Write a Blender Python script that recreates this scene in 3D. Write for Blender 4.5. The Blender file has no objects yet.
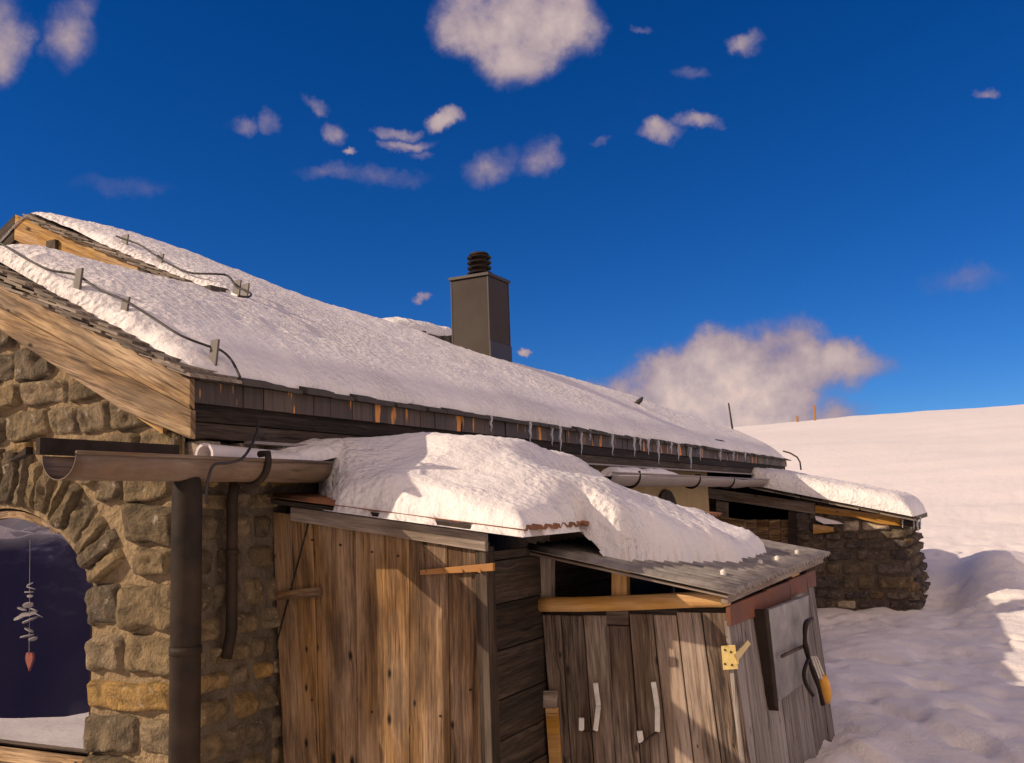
import bpy, math, random
import numpy as np
from math import radians, sin, cos, tan, pi, sqrt, exp, atan
from mathutils import Vector, Matrix, noise as mn

random.seed(7)
sc = bpy.context.scene
col = sc.collection

# ------------------------------------------------------------------ camera
# world frame: +X runs along the farmhouse eave (away), +Y into the house, Z up; the lens is at the origin
F = 950.0; IW, IH = 1024, 763
ROLL = 0.035
PITCH = atan((507 - 381.5) / F * cos(ROLL))
YAW = radians(26.7935)
fw = Vector((cos(YAW) * cos(PITCH), sin(YAW) * cos(PITCH), sin(PITCH)))
r0 = fw.cross(Vector((0, 0, 1))).normalized(); u0 = r0.cross(fw)
rt = r0 * cos(ROLL) - u0 * sin(ROLL); up = u0 * cos(ROLL) + r0 * sin(ROLL)
cd = bpy.data.cameras.new('camera'); cam = bpy.data.objects.new('camera', cd); col.objects.link(cam)
cd.sensor_fit = 'HORIZONTAL'; cd.sensor_width = 36.0; cd.lens = F / IW * 36.0
cd.clip_start = 0.05; cd.clip_end = 5000
cam.matrix_world = Matrix(((rt.x, up.x, -fw.x, 0), (rt.y, up.y, -fw.y, 0), (rt.z, up.z, -fw.z, 0), (0, 0, 0, 1)))
sc.camera = cam

def ray(px, py): return fw + rt * ((px - IW / 2) / F) + up * ((IH / 2 - py) / F)
def onX(px, py, X): d = ray(px, py); return d * (X / d.x)
def onY(px, py, Y): d = ray(px, py); return d * (Y / d.y)
def onZ(px, py, Z): d = ray(px, py); return d * (Z / d.z)
def onP(px, py, n, c):                       # plane n.p = c
    d = ray(px, py); return d * (c / d.dot(Vector(n)))

# ------------------------------------------------------------------ light
SUN_AZ = radians(180 - 47)      # direction the sun stands in, from +X towards +Y
SUN_EL = radians(29)
sd = Vector((cos(SUN_AZ) * cos(SUN_EL), sin(SUN_AZ) * cos(SUN_EL), sin(SUN_EL)))
ld = bpy.data.lights.new('sun', 'SUN'); ld.energy = 5.0; ld.angle = radians(0.5); ld.color = (1.0, 0.79, 0.58)
lo = bpy.data.objects.new('sun', ld); col.objects.link(lo)
lo.rotation_euler = (-sd).to_track_quat('-Z', 'Y').to_euler()

w = bpy.data.worlds.new('World'); sc.world = w; w.use_nodes = True
nt = w.node_tree; nt.nodes.clear(); N = nt.nodes; L = nt.links
def wn(t, **k):
    n = N.new(t)
    for a, b in k.items(): setattr(n, a, b)
    return n
def wm(op, a, b=None, c=None, clamp=False):
    n = wn('ShaderNodeMath', operation=op); n.use_clamp = clamp
    for i, v in enumerate((a, b, c)):
        if v is None: continue
        if hasattr(v, 'links'): L.new(v, n.inputs[i])
        else: n.inputs[i].default_value = v
    return n.outputs[0]
sky = wn('ShaderNodeTexSky', sky_type='NISHITA'); sky.sun_disc = False
sky.sun_elevation = SUN_EL; sky.sun_rotation = radians(90) - SUN_AZ
sky.altitude = 2600; sky.air_density = 1.0; sky.dust_density = 0.3; sky.ozone_density = 3.0
hs = wn('ShaderNodeHueSaturation'); hs.inputs['Saturation'].default_value = 1.35; hs.inputs['Value'].default_value = 1.0
L.new(sky.outputs[0], hs.inputs['Color'])
bg = wn('ShaderNodeBackground'); bg.inputs[1].default_value = 0.10; tint = wn('ShaderNodeMix', data_type='RGBA', blend_type='MULTIPLY'); tint.inputs[0].default_value = 1.0
L.new(hs.outputs[0], tint.inputs[6]); tint.inputs[7].default_value = (.48, .70, 1.03, 1); L.new(tint.outputs[2], bg.inputs[0])
tc = wn('ShaderNodeTexCoord'); D0 = tc.outputs['Generated']
def wnoise(scale, detail, rough):
    n = wn('ShaderNodeTexNoise'); n.inputs['Scale'].default_value = scale; n.inputs['Detail'].default_value = detail
    n.inputs['Roughness'].default_value = rough; L.new(D0, n.inputs['Vector']); return n
def vm(op, a, b):
    n = wn('ShaderNodeVectorMath', operation=op)
    for i, v in enumerate((a, b)):
        if hasattr(v, 'links'): L.new(v, n.inputs[i])
        else: n.inputs[i].default_value = v
    return n
warp = wnoise(11, 6, 0.62)
ws = vm('SUBTRACT', warp.outputs['Color'], (0.5, 0.5, 0.5))
wv = wn('ShaderNodeVectorMath', operation='SCALE'); L.new(ws.outputs[0], wv.inputs[0]); wv.inputs['Scale'].default_value = 0.068
DW = vm('ADD', D0, wv.outputs[0]).outputs[0]
M = None
# clouds: heading (as seen from the terrace), angular half sizes, density
CL = [(500, 8, 72, 62, 1.25), (555, 18, 55, 50, 1.0), (460, 25, 40, 35, .8), (515, 55, 50, 35, .9),
      (442, 117, 25, 15, 1.0), (398, 127, 26, 11, .8), (410, 142, 30, 9, .9), (422, 153, 16, 6, .55),
      (495, 168, 35, 24, .75), (540, 164, 30, 26, .75), (360, 175, 90, 13, .52), (243, 122, 18, 10, .6), (267, 118, 14, 12, .6),
      (318, 104, 22, 10, .5), (336, 130, 18, 16, .6), (350, 151, 11, 6, .75), (665, 130, 28, 15, .8), (700, 120, 26, 11, .85),
      (745, 43, 24, 13, .62), (66, 30, 30, 40, .72), (2, 30, 28, 46, .7), (982, 91, 12, 7, .8), (428, 298, 14, 6, 1.0), (524, 346, 12, 5, 1.0),
      (752, 376, 92, 66, 1.6), (690, 394, 100, 52, 1.5), (640, 400, 80, 36, 1.2), (822, 370, 66, 34, 1.0), (858, 368, 48, 20, .75), (745, 418, 140, 38, 1.2), (690, 70, 20, 9, .4),
      (600, 143, 14, 6, .5), (960, 280, 50, 18, .42), (120, 188, 60, 14, .36), (640, 25, 16, 6, .5)]
mirror_fill_clouds = [((-.60, .80, .06), .55, .10, 2.0), ((-0.95, 0.30, 0.42), .8, .30, 3.2), ((-0.6, -0.75, 0.30), .75, .35, 3.2), ((0.0, -1.0, 0.34), .6, .34, 3.2),  # first is mirrored in the window; others, unseen, are added for warm fill light
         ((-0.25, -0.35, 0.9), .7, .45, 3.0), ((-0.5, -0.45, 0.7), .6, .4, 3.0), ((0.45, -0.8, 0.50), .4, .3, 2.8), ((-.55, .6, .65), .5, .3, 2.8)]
def add_cloud(c, a, b, rx, ry, dens):
    global M
    qa = wn('ShaderNodeVectorMath', operation='DOT_PRODUCT'); L.new(DW, qa.inputs[0]); qa.inputs[1].default_value = a / rx
    qb = wn('ShaderNodeVectorMath', operation='DOT_PRODUCT'); L.new(DW, qb.inputs[0]); qb.inputs[1].default_value = b / ry
    qc = wn('ShaderNodeVectorMath', operation='DOT_PRODUCT'); L.new(DW, qc.inputs[0]); qc.inputs[1].default_value = c
    oa = wm('SUBTRACT', qa.outputs['Value'], c.dot(a) / rx); ob = wm('SUBTRACT', qb.outputs['Value'], c.dot(b) / ry)
    d2 = wm('MULTIPLY_ADD', oa, oa, wm('MULTIPLY', ob, ob))
    m = wm('SUBTRACT', 1.0, d2, clamp=True)
    m = wm('MULTIPLY', m, wm('GREATER_THAN', qc.outputs['Value'], 0.2))
    m = wm('MULTIPLY', m, dens)
    M = m if M is None else wm('SMOOTH_MAX', M, m, 0.12)
for (px, py, rx, ry, dn) in CL:
    c = ray(px, py).normalized()
    a = (rt - c * rt.dot(c)).normalized(); b = c.cross(a)
    add_cloud(c, a, b, rx / F, ry / F, dn)
for (c, rx, ry, dn) in mirror_fill_clouds:
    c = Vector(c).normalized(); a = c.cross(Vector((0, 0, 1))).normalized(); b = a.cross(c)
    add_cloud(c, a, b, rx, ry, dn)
fb = wnoise(26, 9, 0.60); fb2 = wnoise(10, 3, 0.5)
fbm = wm('MULTIPLY_ADD', fb2.outputs['Fac'], 0.60, wm('MULTIPLY', fb.outputs['Fac'], 0.70))
dens = wm('MULTIPLY', M, wm('MULTIPLY_ADD', wm('SUBTRACT', fbm, 0.65), 2.5, 1.0))
mr = wn('ShaderNodeMapRange', interpolation_type='SMOOTHSTEP'); L.new(dens, mr.inputs[0])
mr.inputs[1].default_value = 0.10; mr.inputs[2].default_value = 0.95
cr = wn('ShaderNodeValToRGB'); L.new(wm('MULTIPLY', dens, wm('MULTIPLY_ADD', wm('SUBTRACT', fb2.outputs['Fac'], .5), .6, 0.36)), cr.inputs[0])
e = cr.color_ramp.elements; e[0].position = 0.05; e[0].color = (0.16, 0.16, 0.36, 1); e[1].position = 1.0; e[1].color = (1.25, 0.90, 0.70, 1)
for p_, c_ in ((.18, (.27, .23, .36)), (.32, (.44, .345, .39)), (.5, (.62, .49, .48))):
    x = cr.color_ramp.elements.new(p_); x.color = (*c_, 1)
bg2 = wn('ShaderNodeBackground'); bg2.inputs[1].default_value = 1.0; L.new(cr.outputs[0], bg2.inputs[0])
mx = wn('ShaderNodeMixShader'); L.new(mr.outputs[0], mx.inputs[0]); L.new(bg.outputs[0], mx.inputs[1]); L.new(bg2.outputs[0], mx.inputs[2])
wo = wn('ShaderNodeOutputWorld'); L.new(mx.outputs[0], wo.inputs[0])

sc.view_settings.view_transform = 'Standard'; sc.view_settings.look = 'None'
sc.view_settings.exposure = -0.12; sc.view_settings.gamma = 1.0; sc.view_settings.use_curve_mapping = False
sc.cycles.max_bounces = 6; sc.cycles.use_denoising = True

# ------------------------------------------------------------------ mesh helpers
class MB:
    """collects faces with a per-face tone and grain-aligned uv; build() links them as one object"""
    def __init__(s): s.v = []; s.f = []; s.t = []; s.uv = []
    def poly(s, pts, tone=.5, uv=None):
        b = len(s.v); s.v += [tuple(p) for p in pts]; s.f.append(tuple(range(b, b + len(pts)))); s.t.append(tone)
        s.uv.append(uv or [(p[0], p[2]) for p in pts])
    def add(s, vs, fs, tone=.5, uvf=None):
        b = len(s.v); s.v += [tuple(p) for p in vs]
        for f in fs:
            s.f.append(tuple(b + i for i in f)); s.t.append(tone)
            s.uv.append([uvf(vs[i]) if uvf else (vs[i][0], vs[i][2]) for i in f])
    def obox(s, o, a, b, c, tone=None):
        """box with corner o and edges a (length, grain), b, c"""
        o, a, b, c = map(Vector, (o, a, b, c))
        if tone is None: tone = random.random()
        V = [o, o + a, o + a + b, o + b, o + c, o + a + c, o + a + b + c, o + b + c]
        if a.cross(b).dot(c) < 0: Fs = [(0, 1, 2, 3), (4, 7, 6, 5), (0, 4, 5, 1), (1, 5, 6, 2), (2, 6, 7, 3), (3, 7, 4, 0)]
        else: Fs = [(3, 2, 1, 0), (5, 6, 7, 4), (1, 5, 4, 0), (2, 6, 5, 1), (3, 7, 6, 2), (0, 4, 7, 3)]
        la = a.normalized(); lb = b.normalized(); lc = c.normalized(); k = random.random() * 50
        s.add(V, Fs, tone, lambda p: ((Vector(p) - o).dot(la) + k, (Vector(p) - o).dot(lb) + (Vector(p) - o).dot(lc) + k * 1.7))
    def box(s, x0, x1, y0, y1, z0, z1, tone=None, grain='x'):
        d = {'x': ((x1 - x0, 0, 0), (0, y1 - y0, 0), (0, 0, z1 - z0)), 'y': ((0, y1 - y0, 0), (0, 0, z1 - z0), (x1 - x0, 0, 0)),
             'z': ((0, 0, z1 - z0), (x1 - x0, 0, 0), (0, y1 - y0, 0))}[grain]
        s.obox((x0, y0, z0), *d, tone=tone)
    def prism(s, pts, ext, tone=None):
        """polygon (world points) extruded by ext; grain follows the first edge"""
        if tone is None: tone = random.random()
        P = [Vector(p) for p in pts]; E = Vector(ext); n = len(P)
        la = (P[1] - P[0]).normalized(); nn = E.normalized(); lb = nn.cross(la); k = random.random() * 50; o = P[0]
        nrm = Vector((0, 0, 0))
        for i in range(n): nrm += P[i].cross(P[(i + 1) % n])
        if nrm.dot(E) > 0: P = P[::-1]
        V = P + [p + E for p in P]
        Fs = [tuple(range(n)), tuple(range(2 * n - 1, n - 1, -1))] + [(i, i + n, (i + 1) % n + n, (i + 1) % n) for i in range(n)]
        s.add(V, Fs, tone, lambda p: ((Vector(p) - o).dot(la) + k, (Vector(p) - o).dot(lb) + (Vector(p) - o).dot(nn) + k * 1.7))
    def tube(s, pts, r, seg=10, tone=.5, cap=True):
        P = [Vector(p) for p in pts]; n = len(P); rs = r if hasattr(r, '__len__') else [r] * n
        V = []; T0 = (P[1] - P[0]).normalized(); a = T0.orthogonal().normalized()
        for i in range(n):
            T = (P[min(i + 1, n - 1)] - P[max(i - 1, 0)]).normalized()
            a = (a - T * a.dot(T)).normalized(); b = T.cross(a)
            for k in range(seg):
                th = 2 * pi * k / seg; V.append(P[i] + (a * cos(th) + b * sin(th)) * rs[i])
        Fs = [(i * seg + k, i * seg + (k + 1) % seg, (i + 1) * seg + (k + 1) % seg, (i + 1) * seg + k) for i in range(n - 1) for k in range(seg)]
        if cap: Fs += [tuple(range(seg))[::-1], tuple((n - 1) * seg + k for k in range(seg))]
        s.add(V, Fs, tone)
    def lathe(s, c, prof, seg=24, tone=.5):
        V = [(c[0] + r * cos(2 * pi * k / seg), c[1] + r * sin(2 * pi * k / seg), c[2] + z) for r, z in prof for k in range(seg)]
        n = len(prof)
        Fs = [(i * seg + k, i * seg + (k + 1) % seg, (i + 1) * seg + (k + 1) % seg, (i + 1) * seg + k) for i in range(n - 1) for k in range(seg)]
        s.add(V, Fs, tone)
    def build(s, name, mat, parent=None, smooth=False, bevel=0, root=None, loc=None, solid=0):
        base = Vector(loc) if loc is not None else (ROOTLOC[parent.name] if parent else Vector((0, 0, 0)))
        me = bpy.data.meshes.new(name)
        me.from_pydata([tuple(Vector(p) - base) for p in s.v], [], s.f)
        at = me.attributes.new('tone', 'FLOAT', 'FACE'); at.data.foreach_set('value', s.t)
        uv = me.uv_layers.new(name='UVMap'); flat = [q for f in s.uv for p in f for q in p]
        uv.data.foreach_set('uv', flat)
        if smooth: me.polygons.foreach_set('use_smooth', [True] * len(me.polygons))
        me.materials.append(mat); me.update()
        o = bpy.data.objects.new(name, me); col.objects.link(o)
        if parent: o.parent = parent; ROOTLOC[o.name] = base
        else: o.location = base; ROOTLOC[o.name] = base
        if bevel:
            b = o.modifiers.new('bevel', 'BEVEL'); b.width = bevel; b.segments = 2; b.limit_method = 'ANGLE'
        if solid:
            b = o.modifiers.new('solid', 'SOLIDIFY'); b.thickness = solid; b.offset = 0
        return o
ROOTLOC = {}
def thing(name, loc, label, cat, group=None):
    o = bpy.data.objects.new(name, None); col.objects.link(o); o.location = loc; ROOTLOC[o.name] = Vector(loc)
    o['label'] = label; o['category'] = cat
    if group: o['group'] = group
    return o
def tag(o, label=None, cat=None, group=None, kind=None):
    if label: o['label'] = label
    if cat: o['category'] = cat
    if group: o['group'] = group
    if kind: o['kind'] = kind
    return o
def fn(p, sc_=1.0, oct=4):    # fractal noise about 0
    return mn.fractal(Vector(p) * sc_, 0.9, 2.1, oct)

# ------------------------------------------------------------------ materials
def mat(name):
    m = bpy.data.materials.new(name); m.use_nodes = True; t = m.node_tree; b = t.nodes['Principled BSDF']
    return m, t, b
def nd(t, ty, ins=None, **k):
    n = t.nodes.new(ty)
    for a, b in k.items(): setattr(n, a, b)
    for a, b in (ins or {}).items():
        if hasattr(b, 'links'): t.links.new(b, n.inputs[a])
        else: n.inputs[a].default_value = b
    return n
def ma(t, op, a, b=0.0, c=0.0, clamp=False):
    n = nd(t, 'ShaderNodeMath', {0: a, 1: b, 2: c}, operation=op); n.use_clamp = clamp; return n.outputs[0]
def ramp(t, fac, stops):
    n = nd(t, 'ShaderNodeValToRGB', {0: fac}); e = n.color_ramp.elements
    e[0].position = stops[0][0]; e[0].color = (*stops[0][1], 1); e[1].position = stops[-1][0]; e[1].color = (*stops[-1][1], 1)
    for p, c in stops[1:-1]: q = e.new(p); q.color = (*c, 1)
    return n.outputs[0]
def mixc(t, f, a, b, mode='MIX'):
    n = nd(t, 'ShaderNodeMix', data_type='RGBA', blend_type=mode)
    for i, v in ((0, f), (6, a), (7, b)):
        if hasattr(v, 'links'): t.links.new(v, n.inputs[i])
        elif i == 0: n.inputs[i].default_value = v
        else: n.inputs[i].default_value = (*v, 1)
    return n.outputs[2]

def wood(name, dark, mid, light, knots=1.0, stain=None, stain_amt=.5, rough=.8, grain=1.0, bump=.5, tonev=.5, kth=.72):
    m, t, b = mat(name)
    uv = nd(t, 'ShaderNodeUVMap').outputs[0]
    sep = nd(t, 'ShaderNodeSeparateXYZ', {0: uv})
    # slow waviness of the grain
    wv = nd(t, 'ShaderNodeTexNoise', {'Vector': nd(t, 'ShaderNodeCombineXYZ', {0: ma(t, 'MULTIPLY', sep.outputs[0], 2.2), 1: ma(t, 'MULTIPLY', sep.outputs[1], 5)}).outputs[0], 'Scale': 1.0, 'Detail': 2.0})
    vv = ma(t, 'MULTIPLY_ADD', wv.outputs[0], .022, sep.outputs[1])
    # knots
    kc = nd(t, 'ShaderNodeCombineXYZ', {0: ma(t, 'MULTIPLY', sep.outputs[0], 4.6), 1: ma(t, 'MULTIPLY', vv, 10.0)}).outputs[0]
    vo = nd(t, 'ShaderNodeTexVoronoi', {'Vector': kc, 'Scale': 1.0, 'Randomness': 1.0}, voronoi_dimensions='2D')
    ksz = ma(t, 'MULTIPLY_ADD', nd(t, 'ShaderNodeSeparateColor', {0: vo.outputs['Color']}).outputs[1], 2.2, .7)
    kn = nd(t, 'ShaderNodeMapRange', {0: ma(t, 'MULTIPLY', vo.outputs['Distance'], ksz), 1: .05, 2: .15, 3: 1.0, 4: 0.0}); kn = kn.outputs[0]
    kon = ma(t, 'GREATER_THAN', nd(t, 'ShaderNodeSeparateColor', {0: vo.outputs['Color']}).outputs[0], kth)
    kn = ma(t, 'MULTIPLY', ma(t, 'MULTIPLY', kn, kon), knots, clamp=True)
    gsw = nd(t, 'ShaderNodeMapRange', {0: vo.outputs['Distance'], 1: .0, 2: .45, 3: .012, 4: 0.0}).outputs[0]
    vv = ma(t, 'ADD', vv, ma(t, 'MULTIPLY', gsw, kon))
    g1 = nd(t, 'ShaderNodeTexNoise', {'Vector': nd(t, 'ShaderNodeCombineXYZ', {0: ma(t, 'MULTIPLY', sep.outputs[0], 1.6), 1: ma(t, 'MULTIPLY', vv, 38)}).outputs[0], 'Scale': 1.0, 'Detail': 6.0, 'Roughness': .65})
    g2 = nd(t, 'ShaderNodeTexNoise', {'Vector': nd(t, 'ShaderNodeCombineXYZ', {0: ma(t, 'MULTIPLY', sep.outputs[0], 7), 1: ma(t, 'MULTIPLY', vv, 105)}).outputs[0], 'Scale': 1.0, 'Detail': 4.0, 'Roughness': .6})
    g3 = nd(t, 'ShaderNodeTexNoise', {'Vector': nd(t, 'ShaderNodeCombineXYZ', {0: ma(t, 'MULTIPLY', sep.outputs[0], 1.1), 1: ma(t, 'MULTIPLY', vv, 11)}).outputs[0], 'Scale': 1.0, 'Detail': 4.0, 'Roughness': .6})
    tn = nd(t, 'ShaderNodeAttribute', attribute_name='tone').outputs['Fac']
    gr = ma(t, 'MULTIPLY_ADD', g1.outputs[0], .50, ma(t, 'MULTIPLY', g2.outputs[0], .40))
    gr = ma(t, 'MULTIPLY_ADD', g3.outputs[0], .36, gr)
    gr = ma(t, 'MULTIPLY_ADD', ma(t, 'SUBTRACT', gr, .62), 2.9 * grain, .5)
    gr = ma(t, 'MULTIPLY_ADD', ma(t, 'SUBTRACT', tn, .5), tonev, gr)
    c = ramp(t, gr, [(0.05, dark), (.5, mid), (.95, light)])
    if stain:
        sn = nd(t, 'ShaderNodeTexNoise', {'Vector': nd(t, 'ShaderNodeCombineXYZ', {0: ma(t, 'MULTIPLY', sep.outputs[0], 1.7), 1: ma(t, 'MULTIPLY', vv, 6)}).outputs[0], 'Scale': 1.0, 'Detail': 5.0, 'Roughness': .6})
        sf = nd(t, 'ShaderNodeMapRange', {0: sn.outputs[0], 1: .48, 2: .66, 3: 0, 4: stain_amt}).outputs[0]
        c = mixc(t, sf, c, stain)
    c = mixc(t, kn, c, tuple(q * .25 for q in dark))
    sv = nd(t, 'ShaderNodeTexNoise', {'Vector': nd(t, 'ShaderNodeCombineXYZ', {0: ma(t, 'MULTIPLY', sep.outputs[0], 1.3), 1: ma(t, 'MULTIPLY', sep.outputs[1], 5.5), 2: 7.0}).outputs[0], 'Scale': 1.0, 'Detail': 4.0})
    hsn = nd(t, 'ShaderNodeHueSaturation', {'Color': c, 'Saturation': nd(t, 'ShaderNodeMapRange', {0: sv.outputs[0], 1: .38, 2: .60, 3: 1.10, 4: .84}).outputs[0], 'Value': nd(t, 'ShaderNodeMapRange', {0: sv.outputs[0], 1: .35, 2: .65, 3: .82, 4: 1.08}).outputs[0]})
    c = hsn.outputs[0]
    # thin drying cracks
    ck = nd(t, 'ShaderNodeTexNoise', {'Vector': nd(t, 'ShaderNodeCombineXYZ', {0: ma(t, 'MULTIPLY', sep.outputs[0], 2.5), 1: ma(t, 'MULTIPLY', vv, 75)}).outputs[0], 'Scale': 1.0, 'Detail': 2.0})
    cf = nd(t, 'ShaderNodeMapRange', {0: ck.outputs[0], 1: .27, 2: .36, 3: .85, 4: 0.0}).outputs[0]
    c = mixc(t, cf, c, tuple(q * .3 for q in dark))
    t.links.new(c, b.inputs['Base Color']); b.inputs['Roughness'].default_value = rough; b.inputs['Specular IOR Level'].default_value = .25
    h = ma(t, 'SUBTRACT', ma(t, 'MULTIPLY_ADD', g2.outputs[0], .35, ma(t, 'MULTIPLY', g1.outputs[0], .65)), ma(t, 'MULTIPLY', cf, .8))
    bp = nd(t, 'ShaderNodeBump', {'Height': h, 'Distance': .006, 'Strength': bump}); t.links.new(bp.outputs[0], b.inputs['Normal'])
    return m

def flat(name, c, rough=.6, metal=0, nscale=30, var=.35, bump=.15, c2=None, spec=.5, bdist=.003):
    m, t, b = mat(name)
    ob = nd(t, 'ShaderNodeTexCoord').outputs['Object']
    n = nd(t, 'ShaderNodeTexNoise', {'Vector': ob, 'Scale': nscale, 'Detail': 5.0, 'Roughness': .6})
    n2 = nd(t, 'ShaderNodeTexNoise', {'Vector': ob, 'Scale': nscale * .17, 'Detail': 4.0, 'Roughness': .6})
    f = nd(t, 'ShaderNodeMapRange', {0: ma(t, 'MULTIPLY_ADD', n.outputs[0], .5, ma(t, 'MULTIPLY', n2.outputs[0], .5)), 1: .35, 2: .65}).outputs[0]
    c2 = c2 or tuple(q * (1 - var) for q in c)
    t.links.new(mixc(t, f, c2, c), b.inputs['Base Color'])
    t.links.new(ma(t, 'MULTIPLY_ADD', f, .15, rough - .07), b.inputs['Roughness'])
    b.inputs['Metallic'].default_value = metal; b.inputs['Specular IOR Level'].default_value = spec
    if bump: t.links.new(nd(t, 'ShaderNodeBump', {'Height': n.outputs[0], 'Distance': bdist, 'Strength': bump}).outputs[0], b.inputs['Normal'])
    return m

def snowmat(name, c=(.80, .765, .77), crust=.0, scale=1.0, bd=.01, dirt=.0):
    m, t, b = mat(name)
    ob = nd(t, 'ShaderNodeTexCoord').outputs['Object']
    n = nd(t, 'ShaderNodeTexNoise', {'Vector': ob, 'Scale': 9 * scale, 'Detail': 7.0, 'Roughness': .62})
    n2 = nd(t, 'ShaderNodeTexNoise', {'Vector': ob, 'Scale': 55 * scale, 'Detail': 4.0, 'Roughness': .7})
    v = nd(t, 'ShaderNodeTexVoronoi', {'Vector': ob, 'Scale': 30 * scale}, feature='SMOOTH_F1')
    pn = nd(t, 'ShaderNodeTexNoise', {'Vector': ob, 'Scale': .9 * scale, 'Detail': 5.0}); pm = nd(t, 'ShaderNodeMapRange', {0: pn.outputs[0], 1: .42, 2: .56, 3: .08, 4: 1.1}).outputs[0]
    h = ma(t, 'MULTIPLY_ADD', ma(t, 'MULTIPLY', n2.outputs[0], pm), .5, n.outputs[0]); h = ma(t, 'MULTIPLY_ADD', ma(t, 'MULTIPLY', v.outputs['Distance'], pm), crust, h)
    t.links.new(nd(t, 'ShaderNodeBump', {'Height': h, 'Distance': bd, 'Strength': 1.0}).outputs[0], b.inputs['Normal'])
    cc = mixc(t, nd(t, 'ShaderNodeMapRange', {0: n.outputs[0], 1: .3, 2: .7}).outputs[0], tuple(q * .93 for q in c), c)
    if dirt:
        dn = nd(t, 'ShaderNodeTexVoronoi', {'Vector': ob, 'Scale': 3.6}, feature='F1')
        on = ma(t, 'GREATER_THAN', nd(t, 'ShaderNodeSeparateColor', {0: dn.outputs['Color']}).outputs[1], .55)
        df = ma(t, 'MULTIPLY', ma(t, 'MULTIPLY', nd(t, 'ShaderNodeMapRange', {0: dn.outputs['Distance'], 1: .022, 2: .045, 3: 1.0, 4: 0.0}).outputs[0], on), dirt)
        cc = mixc(t, df, cc, (.06, .045, .04))
    t.links.new(cc, b.inputs['Base Color'])
    b.inputs['Roughness'].default_value = .55; b.inputs['Specular IOR Level'].default_value = .35
    return m

def stonemat(name, stops, mottled=.6):
    m, t, b = mat(name)
    ob = nd(t, 'ShaderNodeTexCoord').outputs['Object']; tn = nd(t, 'ShaderNodeAttribute', attribute_name='tone').outputs['Fac']
    n = nd(t, 'ShaderNodeTexNoise', {'Vector': ob, 'Scale': 14.0, 'Detail': 7.0, 'Roughness': .65, 'Distortion': .6})
    n2 = nd(t, 'ShaderNodeTexNoise', {'Vector': ob, 'Scale': 70.0, 'Detail': 4.0, 'Roughness': .6})
    c = ramp(t, tn, stops)
    f = nd(t, 'ShaderNodeMapRange', {0: n.outputs[0], 1: .35, 2: .68}).outputs[0]
    c = mixc(t, mottled, c, mixc(t, f, (.10, .09, .09), (1.6, 1.5, 1.35)), 'MULTIPLY')
    li = nd(t, 'ShaderNodeTexNoise', {'Vector': ob, 'Scale': 23.0, 'Detail': 3.0})
    c = mixc(t, nd(t, 'ShaderNodeMapRange', {0: li.outputs[0], 1: .64, 2: .72, 3: 0.0, 4: .6}).outputs[0], c, (.42, .36, .28))
    t.links.new(c, b.inputs['Base Color']); b.inputs['Roughness'].default_value = .85; b.inputs['Specular IOR Level'].default_value = .3
    h = ma(t, 'MULTIPLY_ADD', n2.outputs[0], .4, n.outputs[0])
    t.links.new(nd(t, 'ShaderNodeBump', {'Height': h, 'Distance': .03, 'Strength': 1.0}).outputs[0], b.inputs['Normal'])
    return m

M_barge = wood('weathered_larch', (.055, .03, .014), (.24, .15, .075), (.47, .32, .165), knots=1.0, stain=(.13, .095, .065), stain_amt=.7, grain=1.35, bump=.9, kth=.5, tonev=.25)
M_bargeU = wood('honey_larch', (.14, .07, .025), (.36, .20, .07), (.58, .36, .12), knots=1.0, tonev=.2, kth=.5, grain=1.2, bump=.8)
M_shingle = wood('grey_shingle', (.05, .038, .03), (.17, .135, .105), (.34, .28, .22), knots=.2, tonev=.6)
M_door = wood('door_larch', (.028, .014, .007), (.155, .088, .042), (.38, .23, .105), knots=1.0, stain=(.06, .035, .02), stain_amt=.7, tonev=.55, grain=.92)
M_grey = wood('greyed_boards', (.035, .024, .018), (.16, .115, .083), (.34, .255, .19), knots=.8, stain=(.10, .065, .045), stain_amt=.6, tonev=.5, grain=1.2)
M_pale = wood('silvered_boards', (.06, .048, .042), (.20, .17, .155), (.36, .32, .295), knots=.7, tonev=.35)
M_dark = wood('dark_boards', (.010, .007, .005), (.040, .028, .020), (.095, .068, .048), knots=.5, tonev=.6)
M_yel = wood('new_spruce', (.24, .11, .03), (.46, .25, .075), (.64, .39, .13), knots=.8, tonev=.3, grain=.7)
M_beam = wood('grey_beam', (.09, .07, .055), (.24, .19, .15), (.40, .33, .26), knots=.6, stain=(.16, .09, .05), stain_amt=.6, tonev=.3)
M_stone = stonemat('field_stone', [(0, (.10, .078, .05)), (.25, (.22, .165, .09)), (.5, (.12, .097, .068)), (.72, (.23, .18, .115)), (.9, (.31, .20, .07)), (1, (.16, .13, .09))])
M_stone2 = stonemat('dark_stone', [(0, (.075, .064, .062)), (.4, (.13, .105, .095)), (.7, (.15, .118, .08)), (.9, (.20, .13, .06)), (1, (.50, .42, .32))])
M_mortar = flat('lime_mortar', (.34, .25, .145), .95, nscale=28, var=.4, bump=1.0, bdist=.03, spec=.2)
M_mortar2 = flat('grey_mortar', (.17, .135, .10), .95, nscale=22, var=.5, bump=1.0, bdist=.03, spec=.2)
M_plaster = flat('ochre_plaster', (.40, .30, .16), .95, nscale=8, var=.25, bump=.3, bdist=.01, spec=.2)
M_black = flat('black_steel', (.012, .009, .007), .65, nscale=9, var=.4, c2=(.045, .028, .018), bump=.1, spec=.2)
M_chim = flat('brown_sheet', (.028, .0155, .009), .7, nscale=3, var=.15, bump=.04, spec=.5)
M_chimcap = flat('cap_sheet', (.032, .02, .013), .5, nscale=8, var=.3, bump=.05)
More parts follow.
